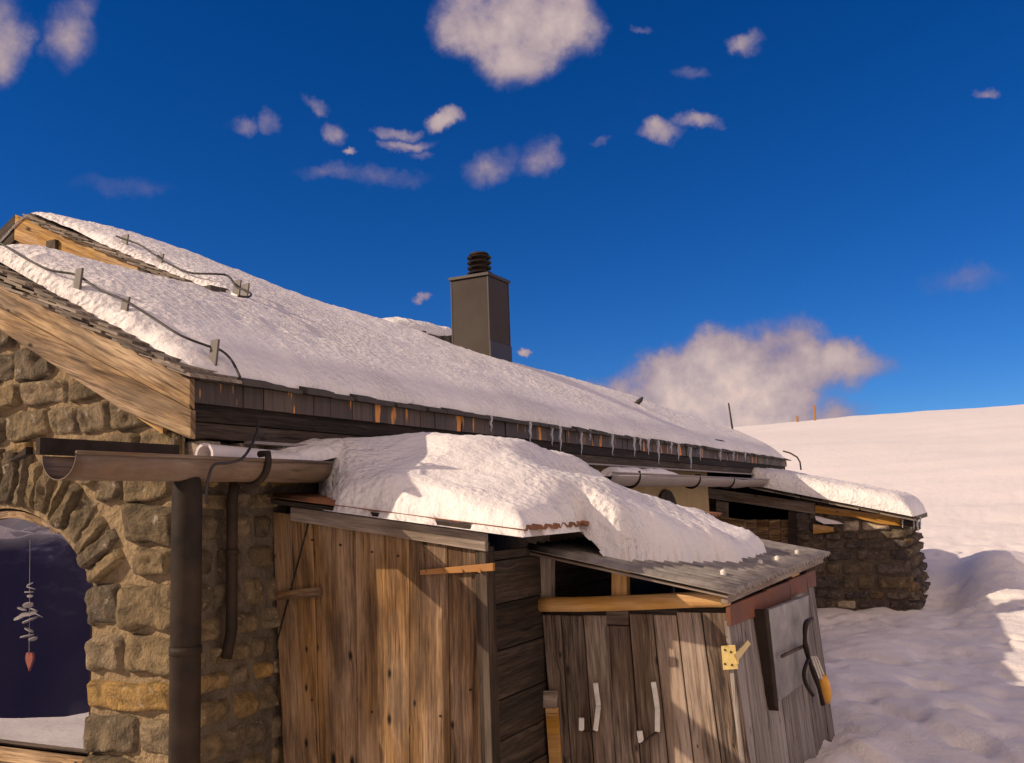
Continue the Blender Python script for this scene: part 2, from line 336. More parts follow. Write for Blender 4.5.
M_gut = wood('streaked_gutter', (.06, .042, .028), (.15, .105, .072), (.27, .20, .14), knots=0, stain=(.16, .075, .03), stain_amt=.6, tonev=.1, rough=.5, grain=.8, bump=.1)
M_gut2 = flat('grey_gutter', (.32, .27, .245), .5, nscale=6, var=.25, bump=.05)
M_rust = flat('rusted_sheet', (.20, .065, .026), .8, nscale=14, c2=(.09, .035, .02), bump=.3)
M_zinc = flat('corrugated_zinc', (.40, .37, .33), .5, metal=.25, nscale=16, c2=(.14, .115, .095), bump=.25)
M_rzinc = flat('rusty_zinc', (.34, .13, .05), .7, nscale=18, c2=(.12, .07, .045), bump=.2)
M_hatch = flat('painted_board', (.34, .32, .31), .6, nscale=11, c2=(.11, .10, .10), bump=.5, bdist=.006)
M_brass = flat('brass_plate', (.72, .56, .22), .4, metal=.5, nscale=40, c2=(.5, .36, .12), bump=.1)
M_hinge = flat('rust_hinge', (.34, .16, .04), .7, nscale=30, c2=(.28, .13, .04), bump=.2)
M_white = flat('chipped_white', (.74, .70, .64), .5, nscale=30, var=.35, bump=.1)
M_pvc = flat('white_pvc', (.72, .66, .66), .4, nscale=8, var=.12, bump=.03)
M_wire = flat('black_wire', (.03, .024, .022), .6, nscale=30, var=.3, bump=0)
M_bracket = flat('grey_bracket', (.12, .10, .09), .6, nscale=20, var=.35)
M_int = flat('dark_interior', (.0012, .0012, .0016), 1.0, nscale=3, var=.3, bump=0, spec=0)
M_slate = flat('dark_slate', (.07, .058, .05), .8, nscale=20, var=.5, bump=.5, bdist=.01)
M_heart = flat('orange_clay', (.62, .20, .08), .6, nscale=20, var=.2, bump=.1)
M_shell = flat('shell_white', (.75, .71, .62), .45, nscale=30, var=.3, bump=.1)
M_yplast = flat('orange_handle', (.85, .42, .05), .45, nscale=20, var=.15, bump=0)
M_feather = flat('dark_feathers', (.035, .03, .035), .7, nscale=30, var=.4, bump=.1)
M_roofsnow = snowmat('roof_snow_crust', c=(.88, .845, .835), crust=.9, bd=.024)
M_snow = snowmat('ground_snow', c=(.85, .80, .775), crust=.12, scale=.55, bd=.02, dirt=1.0)
# fascia: brown sheet with vertical rust runs
m, t, b = mat('fascia_sheet')
uv = nd(t, 'ShaderNodeSeparateXYZ', {0: nd(t, 'ShaderNodeTexCoord').outputs['Object']})
n = nd(t, 'ShaderNodeTexNoise', {'Vector': nd(t, 'ShaderNodeCombineXYZ', {0: ma(t, 'MULTIPLY', uv.outputs[0], 11.0), 1: ma(t, 'MULTIPLY', uv.outputs[2], 1.5)}).outputs[0], 'Scale': 1.0, 'Detail': 3.0, 'Roughness': .7})
n3 = nd(t, 'ShaderNodeTexNoise', {'Vector': nd(t, 'ShaderNodeCombineXYZ', {0: ma(t, 'MULTIPLY', uv.outputs[0], 60.0), 1: ma(t, 'MULTIPLY', uv.outputs[2], 3)}).outputs[0], 'Scale': 1.0, 'Detail': 3.0})
tn = nd(t, 'ShaderNodeAttribute', attribute_name='tone').outputs['Fac']
c = ramp(t, ma(t, 'MULTIPLY_ADD', n3.outputs[0], .7, ma(t, 'MULTIPLY', tn, .4)), [(.2, (.028, .019, .012)), (.55, (.07, .046, .03)), (.9, (.15, .10, .06))])
c = mixc(t, nd(t, 'ShaderNodeMapRange', {0: n.outputs[0], 1: .60, 2: .64, 3: 0.0, 4: .95}).outputs[0], c, (.75, .30, .05))
t.links.new(c, b.inputs['Base Color']); b.inputs['Roughness'].default_value = .6
M_fascia = m
# ice
m, t, b = mat('ice'); b.inputs['Base Color'].default_value = (.86, .86, .90, 1); b.inputs['Roughness'].default_value = .12; b.inputs['IOR'].default_value = 1.31
b.inputs['Transmission Weight'].default_value = .55; M_ice = m
# glass: mirror-like single pane with a dark room behind
m, t, b = mat('window_glass')
gl = nd(t, 'ShaderNodeBsdfGlossy', {'Color': (.90, .88, .98, 1), 'Roughness': .004}); tr = nd(t, 'ShaderNodeBsdfTransparent', {'Color': (.85, .85, .88, 1)})
ob = nd(t, 'ShaderNodeTexCoord').outputs['Object']
nn = nd(t, 'ShaderNodeTexNoise', {'Vector': ob, 'Scale': 1.6, 'Detail': 1.0}); bp = nd(t, 'ShaderNodeBump', {'Height': nn.outputs[0], 'Distance': .004, 'Strength': .4})
t.links.new(bp.outputs[0], gl.inputs['Normal'])
ms = nd(t, 'ShaderNodeMixShader', {0: .30}); t.links.new(tr.outputs[0], ms.inputs[1]); t.links.new(gl.outputs[0], ms.inputs[2])
t.links.new(ms.outputs[0], t.nodes['Material Output'].inputs[0]); M_glass = m

# ------------------------------------------------------------------ ground
def softplus(x, k): return k * np.logaddexp(0, x / k)
_rng = np.random.RandomState(3); _tab = _rng.rand(256, 256)
def vnoise(x, y):
    xi = np.floor(x).astype(int); yi = np.floor(y).astype(int); fx = x - xi; fy = y - yi
    fx = fx * fx * fx * (fx * (fx * 6 - 15) + 10); fy = fy * fy * fy * (fy * (fy * 6 - 15) + 10)
    a = _tab[xi % 256, yi % 256]; b_ = _tab[(xi + 1) % 256, yi % 256]; c_ = _tab[xi % 256, (yi + 1) % 256]; d_ = _tab[(xi + 1) % 256, (yi + 1) % 256]
    return (a * (1 - fx) + b_ * fx) * (1 - fy) + (c_ * (1 - fx) + d_ * fx) * fy - .5
def fbm2(x, y, o=5, g=.5):
    s_ = 0; a = 1.0
    for k in range(o): s_ = s_ + a * vnoise(x * 2 ** k + 17.3 * k, y * 2 ** k + 5.1 * k); a *= g
    return s_
def gh(x, y):
    z = np.full_like(x, -1.5)
    rise = softplus(x - 13.5, 1.2)
    far = np.clip(rise, 0, 400)
    hill = .137 * far * np.exp(-(far / 150.0) ** 2) * (1 - .0022 * (y - .0).clip(-60, 120)) 
    z = z + hill
    # the terrace drops into the valley behind and to the left of the camera
    wv = -x * .82 + y * .57 - 3.7
    drop = softplus(wv, .22); z = z - np.minimum(.62 * drop, 170 * (1 - np.exp(-drop / 170)))
    # to the right the slope falls gently
    z = z - .04 * softplus(-y - 8, 3)
    # drifts by the annex and trodden snow in front of the log store
    z = z + .30 * np.exp(-(((x - 15.9) / 1.1) ** 2 + ((y - .15) / .55) ** 2)) - .16 * np.exp(-(((x - 14.6) / 1.5) ** 2 + ((y - .75) / .28) ** 2))
    z = z + .10 * np.exp(-(((x - 7.0) / .8) ** 2 + ((y - .45) / .35) ** 2)) + .17 * np.exp(-(((x - 8.2) / 2.5) ** 2 + ((y - 1.25) / .5) ** 2)) + .12 * np.exp(-(((x - 5.0) / 1.5) ** 2 + ((y - .9) / .3) ** 2))
    near = np.exp(-((x - 6) / 14.0) ** 2) * np.exp(-(y / 8) ** 2)
    z = z + near * (.10 * fbm2(x * .8, y * .8, 3) + .045 * fbm2(x * 2.8 + 9, y * 2.8, 4, .5) + .016 * fbm2(x * 9, y * 9, 3)) 
    pits = fbm2(x * 3.1 + 40, y * 3.1 + 3, 2); z = z - near * .16 * np.clip(pits - .10, 0, 1) 
    amp = np.clip(x / 30, 0, 1)
    z = z + amp * (.15 * fbm2(x * .35, y * .10, 4) + .05 * fbm2(x * 1.1, y * .5, 3)) + amp * .9 * fbm2(x * .022, y * .03, 3)
    return z
def nonuni(lo, hi, dlo, dhi, fine, grow=1.09):
    v = list(np.arange(dlo, dhi, fine)); s_ = fine; a = dlo
    while a > lo: s_ *= grow; a -= s_; v.insert(0, a)
    s_ = fine; a = v[-1]
    while a < hi: s_ *= grow; a += s_; v.append(a)
    return np.array(v)
gx = nonuni(-900, 900, 4.2, 16, .055, 1.045); gy = nonuni(-900, 900, -1.2, 2.2, .04, 1.05)
GX, GY = np.meshgrid(gx, gy, indexing='ij'); GZ = gh(GX, GY)
ni, nj = GX.shape
V = np.stack([GX, GY, GZ], -1).reshape(-1, 3)
idx = np.arange(ni * nj).reshape(ni, nj)
Q = np.stack([idx[:-1, :-1], idx[1:, :-1], idx[1:, 1:], idx[:-1, 1:]], -1).reshape(-1, 4)
me = bpy.data.meshes.new('snow_field'); me.from_pydata(V.tolist(), [], Q.tolist()); me.polygons.foreach_set('use_smooth', [True] * len(me.polygons))
me.materials.append(M_snow); go = bpy.data.objects.new('snow_field', me); col.objects.link(go); go['kind'] = 'structure'
def ghs(x, y): return float(gh(np.array([float(x)]), np.array([float(y)]))[0])
def onG(px, py, far=400):
    d = ray(px, py); lo_, prev = .02, None; tt = 3.0
    while tt < far:
        p = d * tt
        if p.z < ghs(p.x, p.y): return p
        tt *= 1.01
    return d * far

# mountains across the valley (seen mirrored in the arched window)
mo, t, b = mat('mountain_rock')
ob = nd(t, 'ShaderNodeTexCoord').outputs['Object']
sz = nd(t, 'ShaderNodeSeparateXYZ', {0: ob})
n = nd(t, 'ShaderNodeTexNoise', {'Vector': nd(t, 'ShaderNodeMapping', {0: ob, 'Scale': (1, 1, 2.2)}).outputs[0], 'Scale': .03, 'Detail': 8.0, 'Roughness': .65})
hgt = ma(t, 'MULTIPLY_ADD', n.outputs[0], 1.0, ma(t, 'MULTIPLY', sz.outputs[2], .006))
c = ramp(t, hgt, [(.34, (.10, .09, .18)), (.47, (.20, .18, .28)), (.52, (.6, .55, .65))])
t.links.new(c, b.inputs['Base Color']); b.inputs['Roughness'].default_value = .9
ths = np.linspace(radians(75), radians(215), 260); rs = np.linspace(330, 900, 44)
V = []; 
for th in ths:
    for r_ in rs:
        x_, y_ = r_ * cos(th), r_ * sin(th); k = (r_ - 330) / 570.0
        crest = 3 + 22 * float(fbm2(np.array([th * 5.0]), np.array([2.0]), 4)[0])
        prof = -175 + (crest + 175) * min(1, k * 2.1) ** .8
        V.append((x_, y_, prof + 22 * min(1, k * 3) * float(fbm2(np.array([x_ * .012]), np.array([y_ * .012]), 5)[0])))
nr = len(rs); Fq = [(i * nr + j, i * nr + j + 1, (i + 1) * nr + j + 1, (i + 1) * nr + j) for i in range(len(ths) - 1) for j in range(nr - 1)]
me = bpy.data.meshes.new('mountain_range'); me.from_pydata(V, [], Fq); me.polygons.foreach_set('use_smooth', [True] * len(me.polygons)); me.materials.append(mo)
o = bpy.data.objects.new('mountain_range', me); col.objects.link(o); o['kind'] = 'structure'

# ------------------------------------------------------------------ masonry
def hsh(n): return (sin(n * 12.9898) * 43758.5453) % 1
def stone(mb, u0, u1, v0, v1, P, U, Vv, Nn, tone, depth=.035, seed=0, n=7, skew=0, rot=None):
    """one rough stone on a wall: P origin of the wall plane, U V in-plane axes, Nn outward normal"""
    cu, cv = (u0 + u1) / 2, (v0 + v1) / 2; hu, hv = (u1 - u0) / 2, (v1 - v0) / 2; vs = []
    nu = max(n, int(n * hu / max(hv, .01) * .8)); nu = min(nu, 14); nv = n + (4 if hv > hu * 1.6 else 0)
    for i in range(nu + 1):
        for j in range(nv + 1):
            a = -1 + 2 * i / nu; b_ = -1 + 2 * j / nv
            ia, ib = a, b_
            rr = (abs(a) ** 9 + abs(b_) ** 9) ** (1 / 9) if (a or b_) else 0
            mx_ = max(abs(a), abs(b_))
            if rr > 0: a, b_ = a * mx_ / rr, b_ * mx_ / rr
            edge = 1 - mx_
            h = depth * min(1.0, (edge * 7)) ** .6
            du = cu + a * hu; dv = cv + b_ * hv + skew * a * hu
            q = Vector((du * 6, dv * 6, seed * 3.7))
            wob = .20 * min(hu, hv)
            du += wob * mn.noise(q * 1.3); dv += wob * 1.4 * mn.noise(q * 1.3 + Vector((9, 4, 2)))
            h += (fn(q, 1.5, 4) * .022 + abs(mn.noise(q * 3.1 + Vector((3, 3, 3)))) * -.022 + (a * (hsh(seed) - .5) + b_ * (hsh(seed + 9) - .5)) * .034) * min(1, edge * 4) - (.014 if mx_ > .99 else 0) 
            if rot:
                rc, rs_ = rot; x_, y_ = du - cu, dv - cv; du, dv = cu + x_ * rc - y_ * rs_, cv + x_ * rs_ + y_ * rc
            vs.append(P + U * du + Vv * dv + Nn * h)
    m_ = nv + 1
    fs = [(i * m_ + j, (i + 1) * m_ + j, (i + 1) * m_ + j + 1, i * m_ + j + 1) for i in range(nu) for j in range(nv)]
    if U.cross(Vv).dot(Nn) < 0: fs = [f[::-1] for f in fs]
    mb.add(vs, fs, tone)

# main dimensions of the house
XB = 2.886; XG = 2.97; YE = 2.97; YS = 3.07; XEND = 15.4
ZE = .605; SL = .527
def roofz(y): return ZE + SL * (y - YE)
def cr_(X):   # ridge position of the roof along the house
    if X < 4.6 - 1e-6: return 4.42
    kn = ((4.6, 6.5), (4.9, 6.12), (5.7, 5.8), (6.27, 5.24), (7.15, 5.0), (7.76, 4.66), (9.3, 4.66), (11.45, 4.56), (14.0, 4.02), (15.5, 3.8))
    for (a, b_), (c_, d_) in zip(kn[:-1], kn[1:]):
        if X <= c_: return b_ + (d_ - b_) * (X - a) / (c_ - a)
    return 3.8
house = thing('farmhouse', (9, 5, -1.6), 'long stone farmhouse with snow covered roof, arched window and brown chimney', 'farmhouse')

# arch geometry in the gable plane
ay0 = 3.62; AR = .722; AYC = 4.242; AZC = -.644; ZSP = AZC + sqrt(AR * AR - (AYC - ay0) ** 2)   # segmental arch springing at ZSP
WSILL = -1.02
def hole(y):
    if abs(y - AYC) >= AYC - ay0: return None
    return (WSILL, AZC + sqrt(AR * AR - (y - AYC) ** 2))
# gable mortar wall
mb = MB(); dy = .03; y = YS; RY = 4.4
while y < 5.75:
    y2 = min(y + dy, 5.75); zt = [min(roofz(q), 2 * roofz(RY) - roofz(q)) - .06 for q in (y, y2)]
    h1, h2 = hole(y), hole(y2)
    def cell(z0a, z0b, z1a, z1b):
        mb.poly([(XG, y, z0a), (XG, y, z1a), (XG, y2, z1b), (XG, y2, z0b)][::-1])
    if h1 is None and h2 is None: cell(-1.7, -1.7, zt[0], zt[1])
    else:
        h1 = h1 or (WSILL, ZSP); h2 = h2 or (WSILL, ZSP)
        cell(-1.7, -1.7, WSILL, WSILL); cell(h1[1], h2[1], zt[0], zt[1])
        mb.poly([(XG, y, h1[1]), (XG + .3, y, h1[1]), (XG + .3, y2, h2[1]), (XG, y2, h2[1])])
    y = y2
mb.poly([(XG, ay0, WSILL), (XG + .3, ay0, WSILL), (XG + .3, ay0, ZSP), (XG, ay0, ZSP)])

mb.build('gable_wall', M_mortar, house)
# stones of the gable
U, Vv, Nn = Vector((0, 1, 0)), Vector((0, 0, 1)), Vector((-1, 0, 0)); P0 = Vector((XG, 0, 0))
mb = MB(); rnd = random.Random(11); RING = .27
# jamb quoins
RECTS = []
z = -1.5; k = 0
tones = [.2, .5, .75, .3, .05, .72, .45, .9, .28, .7]
while z < ZSP - .02:
    h = rnd.uniform(.12, .21); z2 = min(z + h, ZSP + .03)
    if ZSP - z2 < .07: z2 = ZSP + .02
    g = .014
    if rnd.random() < .35: cuts = [YS + .0, ay0 + .012]
    else: c_ = rnd.uniform(3.26, 3.45); cuts = [YS + .0, c_, ay0 + .012]
    for a, b_ in zip(cuts[:-1], cuts[1:]):
        stone(mb, a + g, b_ - g * .3, z + g, z2 - g * .6, P0, U, Vv, Nn, tones[k % 10], depth=rnd.uniform(.030, .050), seed=k, n=10, skew=rnd.uniform(-.06, .06)); k += 1
    z = z2
# courses above and beside the arch
z = ZSP + .03
while z < 1.3:
    h = rnd.uniform(.13, .19); y = YS + .0 + rnd.uniform(0, .05)
    while y < 5.2:
        w_ = rnd.uniform(.17, .34); y2 = y + w_; zc = z + h / 2; g = rnd.uniform(.002, .007)
        def dist(yy, zz): return sqrt((yy - AYC) ** 2 + (zz - AZC) ** 2) - AR - RING
        dm = min(dist(yy, zz) for yy in (y, y2) for zz in (z, z + h))
        top = min(roofz(y), roofz(y2)) - .11
        if dm < 0 and y2 < AYC:
            # shrink to fit
            while y2 - y > .07 and min(dist(y2, zz) for zz in (z, z + h)) < -.02: y2 -= .015
            if min(dist(y2, zz) for zz in (z, z + h)) < -.02: y = AYC + 10; continue
        if dm < 0 and y2 >= AYC: y = y2; continue
        if z + h * .8 < top:
            RECTS.append((y, y2, z, z + h)); stone(mb, y + g, y2 - g, z + g, min(z + h, top + .06) - g, P0, U, Vv, Nn, rnd.random() * .75, depth=rnd.uniform(.028, .050), seed=k, n=10, skew=rnd.uniform(-.10, .06)); k += 1
        y = y2
    z += h
y = 3.1
placed = RECTS
for att in range(6000):
    w_ = rnd.uniform(.05, .16); h = rnd.uniform(.035, .10); y = rnd.uniform(YS, 4.6); z = rnd.uniform(ZSP, 1.25)
    cs = [(y, z), (y + w_, z), (y, z + h), (y + w_, z + h)]
    if min(sqrt((a - AYC) ** 2 + (b_ - AZC) ** 2) for a, b_ in cs) < AR + RING - .02: continue
    if z + h > min(roofz(y), roofz(y + w_)) - .10: continue
    if any(y < r_[1] - .004 and y + w_ > r_[0] + .004 and z < r_[3] - .004 and z + h > r_[2] + .004 for r_ in placed): continue
    placed.append((y, y + w_, z, z + h)); stone(mb, y + .004, y + w_ - .004, z + .004, z + h - .004, P0, U, Vv, Nn, rnd.random() * .9, depth=.03, seed=k, n=7); k += 1
# voussoirs
th = radians(151)
while th > radians(28):
    wd = rnd.uniform(.07, .115); da = wd / (AR + .12); ta = th - da / 2
    ln = rnd.uniform(.21, .27); rc = AR + .012 + ln / 2
    cy, cz = AYC + cos(ta) * rc, AZC + sin(ta) * rc
    an = ta - pi / 2
    stone(mb, cy - wd / 2 + .006, cy + wd / 2 - .006, cz - ln / 2, cz + ln / 2, P0, U, Vv, Nn, rnd.random() * .6, depth=rnd.uniform(.03, .055), seed=k, n=8, rot=(cos(an), sin(an))); k += 1
    th -= da
stones = mb.build('wall_stone', M_stone, bpy.data.objects['gable_wall'], smooth=True)
stones.name = 'facing_stones'; ROOTLOC['facing_stones'] = ROOTLOC['farmhouse']
# side wall near part: masonry; further on: ochre plaster
mb = MB(); mb.box(XG + .004, 6.8, YS, YS + .3, -1.7, .3); sw = mb.build('side_wall', M_mortar2, house)
mb = MB(); z = -1.5
while z < .36:
    h = rnd.uniform(.09, .15); x_ = XG + rnd.uniform(0, .04)
    while x_ < 3.6:
        w_ = rnd.uniform(.12, .26); g = .012
        stone(mb, x_ + g, x_ + w_ - g, z + g, z + h - g, Vector((0, YS, 0)), Vector((1, 0, 0)), Vv, Vector((0, -1, 0)), rnd.random(), depth=.03, seed=k, n=7, skew=rnd.uniform(-.06, .06)); k += 1
        x_ += w_
    z += h
mb.build('facing_stones', M_stone, sw, smooth=True)
mb = MB(); mb.box(6.803, 11.15, YS + .01, YS + .3, -1.7, .58); mb.build('plastered_wall', M_plaster, house)
mb = MB(); mb.box(10.9, XEND - .16, 4.35, 4.6, -1.7, 1.1); mb.box(10.95, 11.149, YS + .31, 4.34, -1.7, .9); mb.build('porch_wall', M_mortar2, house)
# rest of the shell
mb = MB()
mb.box(XEND - .15, XEND - .10, YS + .02, 6.5, -1.7, .5); mb.box(4.8, XEND - .12, 8.6, 8.9, -1.7, .5); mb.box(4.72, 4.75, YS + .4, 9, -1.7, .8)
mb.box(XG + .34, 4.7, 5.75, 6.0, -1.7, .5)
mb.poly([(XEND - .1, YS, .5), (XEND - .1, 3.75, roofz(3.75) - .1), (XEND - .1, 6.6, .5)])
mb.build('rear_wall', M_mortar2, house)
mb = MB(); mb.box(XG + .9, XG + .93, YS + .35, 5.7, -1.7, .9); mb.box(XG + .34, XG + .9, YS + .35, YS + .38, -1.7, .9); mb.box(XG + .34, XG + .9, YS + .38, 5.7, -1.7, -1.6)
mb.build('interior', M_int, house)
# window
mb = MB(); XP = XG + .045
mb.box(XP - .02, XP + .03, ay0 + .001, ay0 + .012, WSILL, ZSP, grain='z')
arc = []
for i in range(24):
    A0 = pi / 2 + math.asin((AYC - ay0) / AR) * (1 - i / 12); th1 = A0; th2 = pi / 2 + math.asin((AYC - ay0) / AR) * (1 - (i + 1) / 12)
    p = [(XP - .02, AYC + cos(a) * r_, AZC + sin(a) * r_) for a, r_ in ((th1, AR - .003), (th2, AR - .003), (th2, AR - .014), (th1, AR - .014))]
    mb.prism(p, (.05, 0, 0), tone=.5)
mb.box(XP - .02, XP + .03, 4.455, 4.49, WSILL, AZC + .67, grain='z')
win = mb.build('window', M_dark, house, bevel=.003)
win['label'] = 'arched window with dark frame reflecting the mountains'
mb = MB(); pts = [(XP, ay0 + .002, WSILL + .002), (XP, 2 * AYC - ay0 - .002, WSILL + .002)] + [(XP, AYC + cos(a) * (AR - .004), AZC + sin(a) * (AR - .004)) for a in np.linspace(pi / 2 - 1.035, pi / 2 + 1.035, 40)]
mb.poly(pts); mb.build('pane', M_glass, win)
mb = MB(); mb.box(XG - .03, XP - .021, ay0 - .005, 5.5, WSILL - .045, WSILL + .004, tone=.6, grain='y'); mb.build('sill', M_barge, win, bevel=.004)
mb = MB()
for i in range(12):
    th1 = pi / 2 + .55 - i * .09; th2 = th1 - .09
    mb.prism([(XP - .026, AYC + cos(a) * r_, AZC + sin(a) * r_) for a, r_ in ((th1, AR - .012), (th2, AR - .012), (th2, AR - .045), (th1, AR - .045 + (.02 if i < 2 else 0)))], (.05, 0, 0), tone=.5)
mb.build('arch_lining', M_barge, win)

# bargeboards of the near gable
def slab(pts, X0, X1): return [(X0, p[0], p[1]) for p in pts]
topl = lambda y: .585 + (y - 2.97) * .4566
botl = lambda y: .335 + (y - 2.985) * .3709 if y < 3.357 else .473 + (y - 3.357) * .536
midl = lambda y: botl(y) * .52 + topl(y) * .48
mb = MB(); mb.prism(slab([(2.955, midl(2.955) + .002), (4.42, midl(4.42) + .002), (4.42, topl(4.42)), (2.955, topl(2.955))], XB, 0), (.028, 0, 0), .75); 
mb.build('bargeboard', M_barge, house, bevel=.004)
mb = MB(); mb.prism(slab([(2.955, botl(2.955)), (3.357, botl(3.357)), (4.42, botl(4.42)), (4.42, midl(4.42) - .002), (2.955, midl(2.955) - .002)], XB + .006, 0), (.028, 0, 0), .35)
mb.build('bargeboard', M_barge, house, bevel=.004)
mb = MB(); mb.prism([(XB + .03, 3.14, botl(3.14) - .035), (XB + .03, 4.42, botl(4.42) - .012), (XB + .03, 4.42, botl(4.42) + .02), (XB + .03, 3.14, botl(3.14) + .02)], (.05, 0, 0), .9)
mb.prism([(XB + .002, 3.3, topl(3.3) - .004), (XB + .002, 4.42, topl(4.42) - .004), (XB + .002, 4.42, topl(4.42) + .016), (XB + .002, 3.3, topl(3.3) + .006)], (.03, 0, 0), .9)  # golden highlight on the board's upper edge, put in as a paler strip
mb.build('lath_and_highlight', M_bargeU, house, bevel=.002)
# far slope of the near gable
mb = MB(); mb.prism(slab([(4.42, 1.25), (5.9, .48), (5.9, .23), (4.42, 1.0)], XB, 0), (.03, 0, 0)); mb.build('bargeboard', M_barge, house, bevel=.004)
# shingle edges stepping up the verge
def shingle_edge(name, X0, ya, yb, zf, thick, n, X1, rseed):
    mb = MB(); r_ = random.Random(rseed); layers = 3
    for l in range(layers):
        for i in range(n):
            y0 = ya + (yb - ya) * (i - .2 + .33 * l) / n; y1 = y0 + (yb - ya) / n * 1.5
            base = zf(y0, l / layers); b1 = zf(y1, l / layers); th_ = r_.uniform(.010, .017); xo = X0 - r_.uniform(0, .03) - .006 * l
            lift = .010
            mb.prism([(xo, y0, base + lift), (xo, y1, b1 - .004), (xo, y1, b1 - .004 + th_), (xo, y0, base + lift + th_)], (X1 - xo, 0, 0), r_.random())
    return mb.build(name, M_shingle, house, bevel=.001)
shingle_edge('shingle_edge', XB - .02, 2.93, 4.42, lambda y, f: topl(y) + .006 + f * max(.018, (roofz(y) - topl(y)) * .9) , .02, 17, XB + .35, 5)

# raised central roof: its gable boards rising behind the near ridge
X2 = 4.62
def ub(py_off): pass
pa = onX(15, 210, X2); pb = onX(100, 240, X2); pc = onX(195, 283, X2)
apexY = pa.y
def utop(y): return pa.z - .035 + (y - pa.y) * .452
mb = MB(); yl = 3.9
mb.prism([(X2, yl, utop(yl)), (X2, apexY, utop(apexY)), (X2, apexY, utop(apexY) - .20), (X2, yl, utop(yl) - .20)], (.03, 0, 0), .8); mb.build('bargeboard', M_bargeU, house, bevel=.004)
mb = MB(); mb.prism([(X2 + .03, yl, utop(yl) - .19), (X2 + .03, apexY, utop(apexY) - .19), (X2 + .03, apexY, utop(apexY) - .40), (X2 + .03, yl, utop(yl) - .40)], (.03, 0, 0), .5); mb.build('bargeboard', M_bargeU, house, bevel=.004)
mb = MB(); mb.prism([(X2, apexY + .003, utop(apexY)), (X2, 8.8, utop(apexY) - 1.15), (X2, 8.8, utop(apexY) - 1.36), (X2, apexY + .003, utop(apexY) - .21)], (.03, 0, 0), .3); mb.build('bargeboard', M_dark, house, bevel=.004)
mb = MB(); mb.prism([(X2 + .07, 4.4, .9), (X2 + .07, apexY, .9), (X2 + .07, 8.7, .9), (X2 + .07, 8.7, 1.2), (X2 + .07, apexY, utop(apexY) - .08), (X2 + .07, 4.4, utop(4.4) - .08)], (.03, 0, 0), .1); mb.build('upper_gable_wall', M_dark, house)
shingle_edge('shingle_edge', X2 - .05, 3.95, apexY - .30, lambda y, f: utop(y) + .002 + f * .045, .02, 20, X2 + .4, 8)
# small blocks holding the boards
for (px, py) in ((54, 247), (146, 274)):
    q = onX(px, py, X2); mb = MB(); mb.box(X2 - .03, X2 - .001, q.y - .05, q.y + .05, q.z - .045, q.z + .045); mb.build('cleat', M_dark, house)

# roof deck below the snow
mb = MB()
def deck(xa, xb_, ya, yb, za, zb, th_=.05): mb.prism([(xa, ya, za), (xa, yb, zb), (xa, yb, zb - th_), (xa, ya, za - th_)], (xb_ - xa, 0, 0))
deck(XB + .034, 4.6, YE + .01, 4.4, roofz(YE + .01) - .02, roofz(4.4) - .02); deck(XB + .034, 4.6, 4.402, 5.9, roofz(4.4) - .02, roofz(4.4) - .82)
deck(4.603, 12.0, YE + .01, 4.4, roofz(YE + .01) - .02, roofz(4.4) - .02); deck(12.003, XEND, YE + .01, 3.75, roofz(YE + .01) - .02, roofz(3.75) - .02)
deck(4.66, 5.2, 4.403, 5.95, roofz(4.4) - .02, utop(5.95) - .02); deck(4.66, 5.2, 5.952, 9, utop(5.95) - .02, utop(5.95) - 1.0)
deck(5.203, 12.0, 4.402, 6.9, roofz(4.4) - .02, roofz(4.4) - 1.0); deck(12.003, XEND, 3.752, 6.9, roofz(3.75) - .02, roofz(3.75) - .9)
mb.build('roof', M_slate, house)
# ragged slate edge along the eave
mb = MB(); x_ = XB + .03; r_ = random.Random(4)
while x_ < XEND:
    w_ = r_.uniform(.09, .22)
    o_ = r_.uniform(0, .035)
    mb.prism([(x_, YE - .035 - o_, ZE - .035), (x_, YE + .16, ZE + .05), (x_, YE + .16, ZE + .065), (x_, YE - .035 - o_, ZE - .035 + r_.uniform(.014, .028))], (w_ - .006, 0, 0)); x_ += w_
mb.build('eave_slates', M_slate, house)
# fascia
mb = MB(); x_ = XB + .03; r_ = random.Random(9)
while x_ < XEND:
    w_ = r_.uniform(.13, .2); mb.box(x_, min(x_ + w_ - .004, XEND), YE + r_.uniform(-.004, .004), YE + .02, ZE - .125, ZE - .03, grain='z'); x_ += w_
mb.build('fascia', M_fascia, house)
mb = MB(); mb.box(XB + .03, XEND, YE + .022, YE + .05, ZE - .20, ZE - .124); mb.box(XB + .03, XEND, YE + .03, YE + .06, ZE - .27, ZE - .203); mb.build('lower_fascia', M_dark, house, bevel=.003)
mb = MB(); mb.box(XB + .028 - .012, XB + .028, YE - .012, YE + .02, ZE - .265, ZE - .02); mb.build('end_plate', M_black, house)
mb = MB(); mb.box(3.25, XEND, YE - .02, YE + .028, ZE - .285, ZE - .272, .5); mb.build('drip_edge', M_gut2, house)
for i, x_ in enumerate(np.arange(2.99, 4.4, .24)):
    mb = MB(); mb.box(x_, x_ + .12, YE + .03, YE + .4, .215, .325, grain='y'); mb.build('rafter', M_beam, house, bevel=.004)
